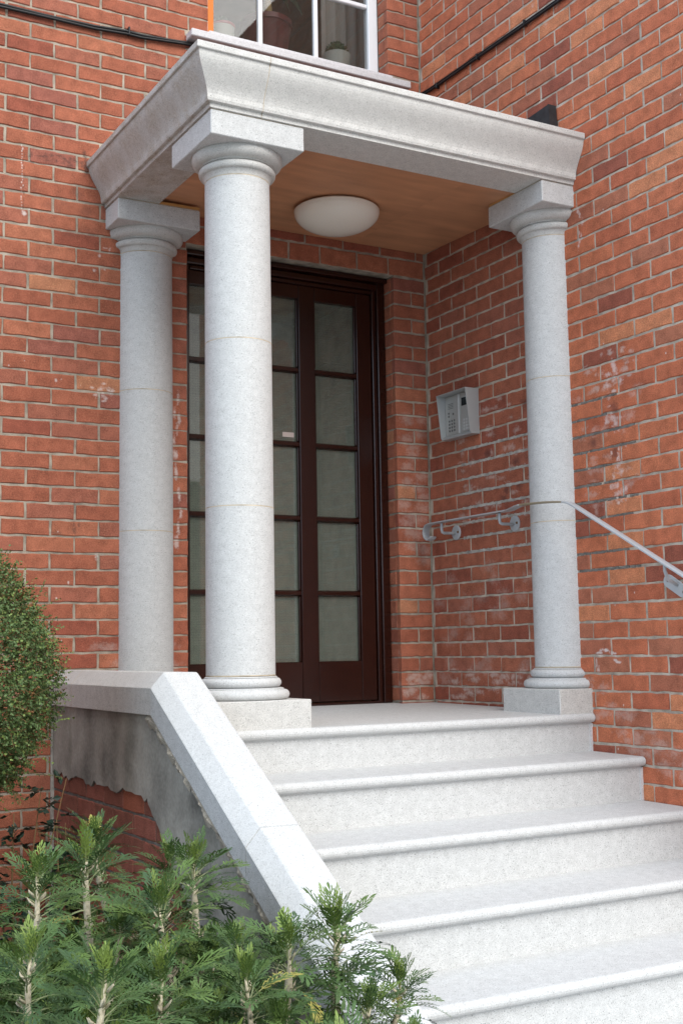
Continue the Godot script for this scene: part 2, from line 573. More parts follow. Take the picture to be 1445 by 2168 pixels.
	M.glass = mat(lin(0.06, 0.056, 0.048, 0.20), 0.02)
	M.glass.transparency = BaseMaterial3D.TRANSPARENCY_ALPHA
	M.wire = mat(lin(0.11, 0.115, 0.10), 0.5)
	M.wglass = mat(lin(0.36, 0.41, 0.34, 0.17), 0.02)
	M.wglass.metallic_specular = 1.0
	M.wglass.transparency = BaseMaterial3D.TRANSPARENCY_ALPHA
	M.hall = mat(lin(0.42, 0.42, 0.33), 0.9, mortar_tex, 0.8)
	M.room = mat(lin(0.34, 0.28, 0.20), 0.9, mortar_tex, 0.6)
	M.curtain = mat(lin(0.30, 0.28, 0.25), 0.9)
	M.orange = mat(lin(0.75, 0.24, 0.06), 0.8)
	M.red_pot = mat(lin(0.10, 0.014, 0.015), 0.35, mortar_tex, 3.0)
	M.white_pot = mat(lin(0.36, 0.375, 0.33), 0.35)
	M.red_rim = mat(lin(0.30, 0.04, 0.04), 0.4)
	M.cactus = mat(lin(0.05, 0.085, 0.03), 0.8)
	M.trunk = mat(lin(0.30, 0.22, 0.09), 0.85, wood_tex, 6.0)
	M.brown_leaf = mat(lin(0.14, 0.05, 0.025), 0.6)
	M.soil = mat(lin(0.05, 0.038, 0.026), 0.95, mortar_tex, 2.0, mortar_n, 1.0)
	M.paving = mat(lin(0.44, 0.44, 0.43), 0.9, mortar_tex, 0.7, mortar_n, 0.5)
	M.paint = mat(lin(0.56, 0.46, 0.42), 0.8)
	M.soot = mat(lin(0.055, 0.042, 0.038), 0.9)
	# plants
	M.leafy = mat(Color.WHITE, 0.55)
	M.leafy.vertex_color_use_as_albedo = true
	M.leafy.backlight_enabled = true
	M.leafy.backlight = lin(0.04, 0.07, 0.012)
	M.leaf = []
	for k in [Vector3(0.125, 0.215, 0.075), Vector3(0.100, 0.180, 0.076), Vector3(0.078, 0.145, 0.066), Vector3(0.21, 0.30, 0.075), Vector3(0.052, 0.105, 0.054)]:
		var lm := mat(lin(k.x, k.y, k.z), 0.62, brick_tex, 6.0)
		lm.backlight_enabled = true
		lm.backlight = lin(k.x * 0.5, k.y * 0.6, k.z * 0.25)
		M.leaf.append(lm)
	M.stem = mat(lin(0.66, 0.59, 0.44), 0.85, mortar_tex, 14.0, mortar_n, 0.8)
	M.petiole = mat(lin(0.36, 0.37, 0.20), 0.8)
	M.box = mat(Color.WHITE, 0.5)
	M.box.vertex_color_use_as_albedo = true
	M.twig = mat(lin(0.24, 0.15, 0.07), 0.85)
	M.rose = mat(Color.WHITE, 0.45)
	M.rose.vertex_color_use_as_albedo = true
	M.hedge = mat(lin(0.035, 0.06, 0.022), 0.8, brick_tex, 0.8)
	M.bark = mat(lin(0.09, 0.07, 0.05), 0.9, mortar_tex, 3.0)
	M.house = mat(lin(0.45, 0.43, 0.40), 0.9, mortar_tex, 0.4)
	M.slate = mat(lin(0.08, 0.08, 0.09), 0.8, mortar_tex, 1.0)


# ==================================================================== setting
func ground() -> void:
	structure("ground", box(Vector3(-60, -1.5, -40), Vector3(60, -1.4, 80)), M.paving)
	structure("planting_bed", soil_mesh(), M.soil)


func soil_mesh() -> ArrayMesh:
	var st := begin(true)
	var n := FastNoiseLite.new(); n.seed = 5; n.frequency = 2.5
	var h := func(i: int, j: int) -> Vector3:
		var x := -3.4 + i * 0.12; var z := 0.0 + j * 0.12
		var e := clampf(minf(minf(0.30 - x, x + 3.4), 4.2 - z) / 0.25, 0.0, 1.0)
		return Vector3(x, -1.42 + 0.45 * sqrt(e) + 0.05 * n.get_noise_2d(x, z), z)
	for i in 31:
		for j in 35:
			quad(st, h.call(i, j + 1), h.call(i + 1, j + 1), h.call(i + 1, j), h.call(i, j))
	return done(st)


# brick of a given length: a slightly crooked block with eased edges
func brick_mesh(w: float, variant: int, hgt := 0.065) -> ArrayMesh:
	var key := "%d_%d_%d" % [roundi(w * 1000), variant, roundi(hgt * 1000)]
	if brick_cache.has(key):
		return brick_cache[key]
	var r := RandomNumberGenerator.new(); r.seed = hash(key)
	var st := begin()
	add_brick(st, w, hgt, r, Transform3D())
	var m := done(st)
	brick_cache[key] = m
	return m


func add_brick(st: SurfaceTool, w: float, hgt: float, r: RandomNumberGenerator, at: Transform3D) -> void:
	var front: Array = []; var side: Array = []; var back: Array = []
	var n := 3 if w < 0.13 else 6
	var per: Array = []
	for i in n: per.append(Vector2(-w / 2 + w * i / n, -hgt / 2))
	per.append(Vector2(w / 2, -hgt / 2)); per.append(Vector2(w / 2, 0))
	for i in n: per.append(Vector2(w / 2 - w * i / n, hgt / 2))
	per.append(Vector2(-w / 2, hgt / 2)); per.append(Vector2(-w / 2, 0))
	var dz := r.randf_range(-0.0012, 0.0012)
	var tl := r.randf_range(-0.0010, 0.0010)
	for p in per:
		var q: Vector2 = p + Vector2(r.randf_range(-0.0017, 0.0017), r.randf_range(-0.0021, 0.0021))
		side.append(at * Vector3(q.x, q.y, -0.0028 + dz))
		var e := r.randf_range(0.0018, 0.0046) * (1.0 if r.randf() > 0.05 else 2.2)
		front.append(at * Vector3(q.x - signf(q.x) * minf(e, absf(q.x)), q.y - signf(q.y) * minf(e, absf(q.y)), dz + tl * signf(q.x)))
		back.append(at * Vector3(q.x, q.y, -0.030))
	var k := per.size()
	var mid := at * Vector3(0, 0, dz + r.randf_range(-0.0006, 0.0006))
	for i in k:
		var j := (i + 1) % k
		tri(st, mid, front[i], front[j])
		quad(st, side[i], side[j], front[j], front[i])
		quad(st, back[i], back[j], side[j], side[i])


func pick_tone(r: RandomNumberGenerator) -> int:
	var t := r.randf()
	if t < 0.24: return 0
	if t < 0.46: return 1
	if t < 0.60: return 2
	if t < 0.73: return 3
	if t < 0.85: return 4
	if t < 0.91: return 5
	if t < 0.945: return 6
	return 7


# bricks: array of [centre, width, height, tone, area in view]; the largest 300 become parts, the rest one joined part
func lay(wall: Node3D, bricks: Array, most: int, mats: Array) -> void:
	bricks.sort_custom(func(p, q): return p[4] > q[4])
	var rest: Array = []
	for i in bricks.size():
		var b: Array = bricks[i]
		if i < most and b[4] > 6.0:
			var o := put("brick", brick_mesh(b[1], i % 7, b[2]), mats[b[3]], wall, b[0])
			o.rotation.z = rng.randf_range(-0.004, 0.004)
		else:
			rest.append(b)
	var tools := {}
	for b in rest:
		if not tools.has(b[3]):
			tools[b[3]] = begin()
		var r := RandomNumberGenerator.new(); r.seed = hash(b[0])
		add_brick(tools[b[3]], b[1], b[2], r, Transform3D(Basis(), b[0]))
	var mesh := ArrayMesh.new()
	for t in tools:
		tools[t].generate_normals()
		tools[t].set_material(mats[t])
		tools[t].commit(mesh)
	if rest.size():
		var o := put("brickwork", mesh, null, wall)
		o.set_meta("kind", "stuff")


func shows(wall: Node3D, at: Vector3, w: float, hgt: float) -> float:
	var p := wall.transform * at
	var l := cam.transform.affine_inverse() * p
	if l.z > -0.5:
		return 0.0
	var f := 512.0 / tan(deg_to_rad(cam.fov / 2))
	var x := 341 + f * l.x / -l.z
	var y := 512 - f * l.y / -l.z
	if x < -12 or x > 694 or y < -8 or y > 1032:
		return 0.0
	var n := wall.transform.basis.z
	return w * hgt * f * f / (l.z * l.z) * absf(n.dot((cam.position - p).normalized())) * 1.0


func front_wall() -> void:
	var wall := thing("brick_wall", "red brick front wall of the house around the dark door and upstairs window", "brick wall")
	var st := begin()
	# mortar core with the door and window openings left out
	var zf := -0.0045
	for r in [[-3.0, DOOR_L, -1.45, 3.36], [DOOR_R + 0.005, XR + 0.1, -1.45, 3.36], [DOOR_L, DOOR_R, DOOR_TOP, 3.36], [DOOR_L, DOOR_R, -1.45, -0.02], [-3.0, 1.004, 3.36, 4.6], [2.071, XR + 0.1, 3.36, 4.6]]:
		add_box(st, Vector3(r[0], r[2], -0.24), Vector3(r[1], r[3], zf))
	put("mortar", done(st), M.mortar_front, wall)
	var B: Array = []
	var r := RandomNumberGenerator.new(); r.seed = 11
	var H := 0.065
	# main field on the left, course v has its joints at even or odd half bricks
	for v in range(-34, 44):
		var y := Y0 - (v + 0.5) * CO
		var odd := posmod(v, 2)
		for k in range(-14, 10):
			var u0 := 2 * k + (0 if odd == 1 else 1)
			var x0 := u0 * 0.1125 + 0.005; var x1 := (u0 + 2) * 0.1125 - 0.005
			for piece in cut(x0, x1, y, H):
				var w: float = piece[1] - piece[0]
				if w < 0.03:
					continue
				var at := Vector3((piece[0] + piece[1]) / 2 + r.randf_range(-0.002, 0.002), y + r.randf_range(-0.0012, 0.0012), 0)
				var area := shows(wall, at, w, H)
				if hidden_front(at):
					area = 0.0
				var tone := pick_tone(r)
				if absf(y - 2.57) < 0.03 and at.x > 0.0 and at.x < 0.42:
					tone = 7
				B.append([at, w, H, tone, area])
	# pier between door and corner, and the strip between window and corner, follow the side wall's courses
	for v in range(-53, 24):
		var y := Y0 - (15.667 + v - 0.5) * CO
		var xl := DOOR_R
		if y > 3.335:
			xl = 2.066
		elif y > DOOR_TOP - 0.02:
			continue
		var split := posmod(v, 2) == 0
		var parts := [[xl, XR - 0.004]] if split else [[xl, xl + 0.108], [xl + 0.118, XR - 0.004]]
		for p in parts:
			var at := Vector3((p[0] + p[1]) / 2 + r.randf_range(-0.002, 0.002), y, 0)
			var tone := pick_tone(r)
			B.append([at, p[1] - p[0], H, tone, shows(wall, at, p[1] - p[0], H)])
		# returns of the reveal, seen from the door side
		var at2 := Vector3(xl, y, -0.066)
		if y > 0.0:
			var o := put("brick", brick_mesh(0.066, posmod(v, 7)), brick_mats[0][pick_tone(r)], wall, at2)
			o.rotation.y = -PI / 2
	# lintel course of bricks on edge, and the courses above it up to the ceiling
	var x := DOOR_L - 0.06
	while x < XR - 0.06:
		var w := r.randf_range(0.165, 0.225)
		if x + w > XR - 0.1:
			w = XR - 0.004 - x
		var at := Vector3(x + w / 2, DOOR_TOP + 0.048, 0)
		B.append([at, w - 0.01, 0.086, 1 if r.randf() < 0.5 else 4, shows(wall, at, w, 0.086)])
		x += w
	for v in range(0, 13):
		var y := 2.36 + (v + 0.5) * CO
		if y > 3.32: break
		for k in range(0, 8):
			var x0 := DOOR_L + (k - (0.5 if posmod(v, 2) else 0.1)) * 0.225 + 0.005
			var x1 := minf(x0 + 0.215, XR - 0.004)
			x0 = maxf(x0, DOOR_L - 0.01)
			if x1 - x0 < 0.04: continue
			var at := Vector3((x0 + x1) / 2, y, 0)
			B.append([at, x1 - x0, H, [0, 2, 5][r.randi() % 3], shows(wall, at, x1 - x0, H) if v == 0 else 0.0])
	lay(wall, B, 268, brick_mats[1])


func cut(x0: float, x1: float, y: float, h: float) -> Array:
	# what is left of a brick of the main field once openings and the corner strip are taken away
	var right := DOOR_L
	if y > 3.36 - h / 2 + 0.02:
		right = 1.004
	elif y > DOOR_TOP - h / 2:
		right = DOOR_L - 0.005
	if x0 >= right:
		return []
	return [[x0, minf(x1, right)]]


func hidden_front(p: Vector3) -> bool:
	if p.x > 0.56 and p.x < 0.78 and p.y < 2.4: return true
	if p.x > 0.42 and p.y > 2.40 and p.y < 2.58: return true
	if p.y > 2.6 and p.x > 0.42 + (p.y - 2.58) * 0.75 and p.y < 3.25: return true
	if p.x > 0.26 and p.y < 0.1: return true
	return false


func side_wall() -> void:
	var wall := thing("brick_wall", "red brick side wall carrying the intercom and the handrail", "brick wall", Vector3(XR, 0, 0))
	wall.rotation.y = -PI / 2          # its own x runs out from the corner, its z faces the porch
	var core := begin()
	add_box(core, Vector3(0.0, -1.45, -4.0), Vector3(2.8155, 4.6, -0.0045))
	put("mortar", done(core), M.mortar_side, wall)
	var B: Array = []
	var r := RandomNumberGenerator.new(); r.seed = 23
	var H := 0.065
	for v in range(-53, 27):
		var y := Y0 - (15.667 + v - 0.5) * CO
		var odd := posmod(v, 2)
		for k in range(-1, 14):
			var u0 := 2 * k + (0 if odd == 0 else 1)
			var x0 := maxf(u0 * 0.1125 + 0.025, 0.006); var x1 := minf((u0 + 2) * 0.1125 + 0.015, 2.82)
			if x1 - x0 < 0.03: continue
			var at := Vector3((x0 + x1) / 2 + r.randf_range(-0.002, 0.002), y + r.randf_range(-0.0012, 0.0012), 0)
			var area := shows(wall, at, x1 - x0, H)
			if at.x > 0.88 and at.x < 1.14 and y < 2.3: area = 0.0
			if y > 2.40 and y < 2.60 and at.x < 1.3: area = 0.0
			if y > 2.6 and at.x < 1.28 - (y - 2.6) * 1.9: area = 0.0
			if y < 0.0 - 0.575 * (at.x - 1.2) - 0.1: area = 0.0
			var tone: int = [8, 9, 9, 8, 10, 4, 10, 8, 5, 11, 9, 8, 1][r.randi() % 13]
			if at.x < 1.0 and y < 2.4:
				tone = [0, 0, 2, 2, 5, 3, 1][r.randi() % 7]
			B.append([at, x1 - x0, H, tone, area])
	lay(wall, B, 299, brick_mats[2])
	# the end of the wing, round the corner
	var en := begin()
	for v in range(-53, 27):
		for k in 8:
			add_brick(en, 0.215, H, r, Transform3D(Basis(Vector3(0, 0, -1), Vector3(0, 1, 0), Vector3(1, 0, 0)), Vector3(2.82, Y0 - (15.667 + v - 0.5) * CO, -0.145 - k * 0.225 - (0.1125 if posmod(v, 2) else 0.0))))
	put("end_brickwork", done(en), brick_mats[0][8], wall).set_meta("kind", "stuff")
	# repointed joints: darker mortar laid over the old bed
	var st := begin(); var pale := begin()
	for v in range(-9, 2):
		var y := Y0 - (15.667 + v) * CO
		var n := 26
		for i in n:
			var a := 1.13 + i * 0.017 + r.randf_range(-0.003, 0.003)
			var lim := 1.50 + 0.12 * sin(v * 1.7)
			if a > lim or r.randf() < 0.06: continue
			add_box(st, Vector3(a, y - r.randf_range(0.003, 0.007), -0.006), Vector3(a + 0.0172, y + r.randf_range(0.003, 0.007), -0.002 + r.randf_range(0, 0.001)))
		for i in 52:
			var a := 0.30 + i * 0.0125
			if a > 0.95 or v < -8 or v > -1: continue
			add_box(pale, Vector3(a, y - r.randf_range(0.004, 0.009), -0.006), Vector3(a + 0.0127, y + r.randf_range(0.004, 0.009), -0.0008 + r.randf_range(0, 0.0015)))
	put("repointing", done(st), M.mortar_dark, wall).set_meta("kind", "stuff")
	put("repointing", done(pale), M.mortar_pale, wall).set_meta("kind", "stuff")


# ==================================================================== porch
func steps() -> void:
	var t := thing("entrance_steps", "pale granite steps with rounded nosings climbing to the porch landing", "steps")
	var tops := [-0.014, -0.180, -0.362, -0.546, -0.722, -0.900, -1.080, -1.26]
	var zs := [1.258, 1.56, 1.86, 2.16, 2.46, 2.76, 3.06, 3.36]
	for i in 8:
		var y: float = tops[i]; var z: float = zs[i]
		var back: float = -0.23 if i == 0 else zs[i - 1] - 0.10
		var nose := 0.019
		var next: float = tops[i + 1] - 0.06 if i < 7 else -1.45
		var poly := PackedVector2Array()     # (z, y)
		poly.append(Vector2(back, y + (0.014 if i == 0 else 0.004)))
		for k in 9:
			var a := PI / 2 - PI * k / 8
			poly.append(Vector2(z - nose + cos(a) * nose, y - nose + sin(a) * nose))
		poly.append(Vector2(z - 0.026, y - 0.040)); poly.append(Vector2(z - 0.030, y - 0.045))
		poly.append(Vector2(z - 0.032, next)); poly.append(Vector2(back, next))
		var xl := 0.42 if i > 0 else 0.30
		# the profile is drawn in (z, y): turn it so that it runs along x
		var at := Transform3D(Basis(Vector3(0, 0, 1), Vector3(0, 1, 0), Vector3(-1, 0, 0)), Vector3(XR - 0.002, 0, 0))
		put("step", prism_mesh(poly, 0.002, XR - xl, at), M.granite, t)
	# sealant where step ends meet the wall
	for i in 5:
		put("sealant", box(Vector3(XR - 0.012, tops[i + 1] - 0.01, zs[i] - 0.045), Vector3(XR + 0.002, tops[i] - 0.044, zs[i] - 0.025)), M.sill, t)


func coping_y(z: float) -> float:
	return 0.157 if z < 1.26 else 0.157 - 0.577 * (z - 1.26)


func stair_wall() -> void:
	var t := thing("stair_side_wall", "grey rendered wall with granite coping sloping down beside the steps", "wall")
	# profile of the coping: (x, height above the outer arris)
	var prof := [Vector2(0.225, -0.098), Vector2(0.225, -0.004), Vector2(0.228, 0.0), Vector2(0.272, 0.050), Vector2(0.278, 0.053), Vector2(0.400, 0.050), Vector2(0.407, 0.044), Vector2(0.410, -0.098)]
	var spans := [[0.001, 0.33], [0.334, 1.26], [1.26, 2.045], [2.049, 3.2]]
	for i in spans.size():
		var rings: Array = []
		for z in spans[i]:
			var ring: Array = []
			var yy: float = 0.157 if i < 2 else 0.157 - 0.577 * (z - 1.26)
			for p in prof:
				ring.append(Vector3(p.x, yy + p.y, z))
			rings.append(ring)
		put("coping_stone", loft(rings, false, false), M.granite if i > 1 else M.granite_warm, t)
	var jr: Array = []
	for z in [0.3302, 0.3338]:
		var ring: Array = []
		for p in prof:
			ring.append(Vector3(p.x, 0.157 + p.y, z))
		jr.append(ring)
	put("joint", loft(jr), M.joint, t)
	# rendered panel with a ragged lower edge above the brick base, standing 8 mm proud
	var r := RandomNumberGenerator.new(); r.seed = 71
	var poly := PackedVector2Array()     # (z, y)
	poly.append(Vector2(0.0, 0.057)); poly.append(Vector2(1.245, 0.057))
	for k in 12:
		var z := 1.26 + k * 0.16
		poly.append(Vector2(z, 0.057 - 0.577 * (z - 1.26)))
	poly.append(Vector2(3.05, -1.2)); poly.append(Vector2(2.2, -1.2)); poly.append(Vector2(1.75, -0.75))
	for k in 22:
		poly.append(Vector2(1.62 - k * 0.0209 + r.randf_range(-0.016, 0.012), -0.60 + k * 0.0172))
	for k in 34:
		poly.append(Vector2(1.155 - k * 0.0336, -0.228 + r.randf_range(-0.012, 0.008) - (0.014 if k % 9 < 3 else 0.0)))
	poly.append(Vector2(0.0, -0.226))
	var at := Transform3D(Basis(Vector3(0, 0, 1), Vector3(0, 1, 0), Vector3(-1, 0, 0)), Vector3(0, 0, 0))
	put("cement_render", prism_mesh(poly, -0.262, -0.242, at), M.render, t)
	var st := begin()
	var body := PackedVector2Array([Vector2(0, 0.05), Vector2(1.24, 0.05), Vector2(3.1, -1.03), Vector2(3.1, -1.45), Vector2(0, -1.45)])
	prism(st, body, -0.40, -0.2545, at)
	put("mortar", done(st), M.mortar_dark, t)
	# brick base
	var wall := Node3D.new()
	for v in 11:
		var y := -0.267 - v * 0.083
		var zz := 0.004
		var k := 0
		while zz < 1.75:
			var w := 0.225 if not (k == 0 and v % 2) else 0.1125
			var lim := 1.19 + (-0.226 - y) * 1.15
			if zz + w > lim:
				w = lim - zz
			if w < 0.05:
				break
			var o := put("brick", brick_mesh(w - 0.01, (v * 3 + k) % 7, 0.073), brick_mats[0][[12, 7, 12, 2, 7][r.randi() % 5]], t, Vector3(0.25, y, zz + w / 2))
			o.rotation.y = -PI / 2
			zz += w
			k += 1
	wall.free()
	# rough mortar squeezed out under the sloping coping
	var rg := begin()
	var z := 1.20
	while z < 2.5:
		var y := coping_y(z) - 0.100
		var w := r.randf_range(0.014, 0.034)
		var l := r.randf_range(0.02, 0.05)
		var c := Vector3(0.2395 + r.randf_range(-0.001, 0.001), y - w * 0.8, z)
		var ring: Array = []
		for k in 7:
			var a := TAU * k / 7
			ring.append(c + Vector3(0, sin(a) * w * r.randf_range(0.6, 1.3), 0) + Vector3(0, -0.577, 1).normalized() * cos(a) * l * r.randf_range(0.6, 1.2) if z > 1.26 else c + Vector3(0, sin(a) * w, cos(a) * l))
		var tip := c - Vector3(r.randf_range(0.008, 0.018), 0, 0)
		for k in 7:
			tri(rg, tip, ring[k], ring[(k + 1) % 7])
		z += 0.016
	var o2 := put("mortar_fillet", done(rg), M.mortar, t)
	o2.set_meta("kind", "stuff")
	# pale cement line in the corner with the house
	put("cement_fillet", box(Vector3(0.236, -1.0, 0.0), Vector3(0.252, 0.02, 0.012)), M.mortar_pale, t)


func columns() -> void:
	var first := thing("granite_column", "free standing round granite column at the outer corner of the porch", "column", Vector3(0.680, 0, 1.0375), "granite porch columns")
	var hw := 0.2025
	put("plinth", box(Vector3(-hw, -0.020, -hw), Vector3(hw, 0.093, hw), 0.003), M.granite_warm, first)
	var base: Array = [Vector2(0.10, 0.091), Vector2(0.178, 0.092)]
	for k in 9:
		var a := -PI / 2 + PI * k / 8
		base.append(Vector2(0.170 + cos(a) * 0.019, 0.112 + sin(a) * 0.019))
	base.append(Vector2(0.166, 0.1325)); base.append(Vector2(0.166, 0.1365)); base.append(Vector2(0.158, 0.138))
	for k in 9:
		var a := -PI / 2 + PI * k / 8
		base.append(Vector2(0.139 + cos(a) * 0.0185, 0.158 + sin(a) * 0.0185))
	base.append(Vector2(0.143, 0.178)); base.append(Vector2(0.1375, 0.182)); base.append(Vector2(0.10, 0.183))
	put("column_base", lathe(base, 64), M.granite, first)
	var ys := [0.186, 0.838, 1.498, 2.160]
	var rad := func(y: float) -> float:
		var q := (y - 0.186) / 1.974
		return 0.1350 - 0.0040 * pow(q, 1.6)
	for i in 3:
		var lo: float = ys[i] + 0.0016; var hi: float = ys[i + 1] - 0.0016
		var p: Array = [Vector2(0.1, lo), Vector2(rad.call(lo) - 0.0008, lo)]
		for k in 9:
			var y := lerpf(lo + 0.0009, hi - 0.0009, k / 8.0)
			p.append(Vector2(rad.call(y), y))
		p.append(Vector2(rad.call(hi) - 0.0008, hi)); p.append(Vector2(0.1, hi))
		put("shaft_drum", lathe(p, 64), M.granite, first)
	for y in [0.186, 0.838, 1.498, 2.160]:
		put("joint", lathe([Vector2(0.09, y - 0.003), Vector2(rad.call(y) + 0.0002, y - 0.0019), Vector2(rad.call(y) + 0.0002, y + 0.0019), Vector2(0.09, y + 0.003)], 64), M.joint, first)
	var cap: Array = [Vector2(0.1, 2.1625), Vector2(0.1315, 2.1625), Vector2(0.133, 2.170), Vector2(0.136, 2.177), Vector2(0.141, 2.183)]
	for k in 9:
		var a := -PI / 2 + PI * k / 8
		cap.append(Vector2(0.1405 + cos(a) * 0.0155, 2.2005 + sin(a) * 0.0165))
	cap.append(Vector2(0.1405, 2.2185)); cap.append(Vector2(0.149, 2.2200)); cap.append(Vector2(0.149, 2.2235)); cap.append(Vector2(0.153, 2.2250))
	for k in range(1, 9):
		var a := -PI / 2 + (PI * 0.62) * k / 8
		cap.append(Vector2(0.153 + cos(a) * 0.031 , 2.2560 + sin(a) * 0.031 if k < 8 else 2.2685))
	cap.append(Vector2(0.1, 2.2686))
	put("capital", lathe(cap, 64), M.granite_warm, first)
	put("abacus", box(Vector3(-hw, 2.268, -hw), Vector3(hw, 2.3665, hw), 0.003), M.granite, first)
	put("joint", box(Vector3(-hw + 0.004, 2.3664, -hw + 0.004), Vector3(hw - 0.004, 2.3698, hw - 0.004)), M.joint, first)
	var b := first.duplicate()
	b.name = numbered("granite_column"); add_child(b)
	b.position = Vector3(0.680, 0, -0.0255)
	tag(b, "granite half column set into the front wall beside the door opening", "column", "granite porch columns")
	var c := first.duplicate()
	c.name = numbered("granite_column"); add_child(c)
	c.position = Vector3(2.290, 0, 1.0375)
	tag(c, "granite half column set into the side wall near the handrail", "column", "granite porch columns")


func canopy() -> void:
	var t := thing("porch_canopy", "granite porch canopy with moulded cornice and plywood ceiling", "canopy")
	# profile: (outward from the column line, height)
	var prof: Array = [Vector2(0.0, 2.370), Vector2(0.006, 2.3705), Vector2(0.006, 2.388), Vector2(0.021, 2.390), Vector2(0.024, 2.400)]
	for k in range(1, 13):
		var q := k / 12.0
		prof.append(Vector2(0.024 + 0.060 * (q * q * (3 - 2 * q)), lerpf(2.405, 2.550, q)))
	prof.append(Vector2(0.085, 2.556)); prof.append(Vector2(0.093, 2.557)); prof.append(Vector2(0.0945, 2.5595)); prof.append(Vector2(0.0945, 2.5815)); prof.append(Vector2(0.092, 2.584))
	prof.append(Vector2(-0.200, 2.584)); prof.append(Vector2(-0.200, 2.370))
	var X := 0.4775; var Z := 1.240
	var ring_left := func(z: float, mitre: bool) -> Array:
		var o: Array = []
		for p in prof:
			o.append(Vector3(X - p.x, p.y, Z + p.x if mitre else z))
		return o
	var ring_front := func(x: float, mitre: bool) -> Array:
		var o: Array = []
		for p in prof:
			o.append(Vector3(X - p.x if mitre else x, p.y, Z + p.x))
		return o
	put("cornice_stone", loft([ring_left.call(0.001, false), ring_left.call(0, true)]), M.granite_dirty, t)
	put("cornice_stone", loft([ring_front.call(0, true), ring_front.call(0.690, false)]), M.granite_cornice, t)
	put("cornice_stone", loft([ring_front.call(0.6925, false), ring_front.call(XR - 0.001, false)]), M.granite_cornice, t)
	var jr := func(x: float) -> Array:
		var o: Array = []
		for p in prof:
			o.append(Vector3(x, clampf(p.y, 2.372, 2.5825), Z + p.x + (0.0003 if p.x > -0.1 else 0.01)))
		return o
	put("joint", loft([jr.call(0.6898), jr.call(0.6927)]), M.joint, t)
	# roof slab behind the cornice
	put("roof", box(Vector3(X + 0.19, 2.50, 0.002), Vector3(XR - 0.002, 2.578, Z - 0.19)), M.lead, t)
	# plywood ceiling, a little higher at the house
	var cl := begin()
	var zc := Z - 0.198
	var p0 := [Vector3(X + 0.199, 2.3735, zc), Vector3(XR - 0.003, 2.3735, zc), Vector3(XR - 0.003, 2.404, 0.003), Vector3(X + 0.199, 2.404, 0.003)]
	quad(cl, p0[0], p0[3], p0[2], p0[1])
	var up := Vector3(0, 0.015, 0)
	quad(cl, p0[0] + up, p0[1] + up, p0[2] + up, p0[3] + up)
	for i in 4:
		var a: Vector3 = p0[i]; var b: Vector3 = p0[(i + 1) % 4]
		quad(cl, a, b, b + up, a + up)
	put("ceiling", done(cl), M.ply, t)
	# timber packing on top of the two wall capitals
	put("timber_strip", box(Vector3(X + 0.20, 2.3702, 0.10), Vector3(0.8815, 2.3835, 0.1745), 0.001), M.timber, t)
	put("timber_strip", box(Vector3(2.0895, 2.3702, 0.838), Vector3(2.13, 2.3810, 1.04), 0.001), M.timber, t)


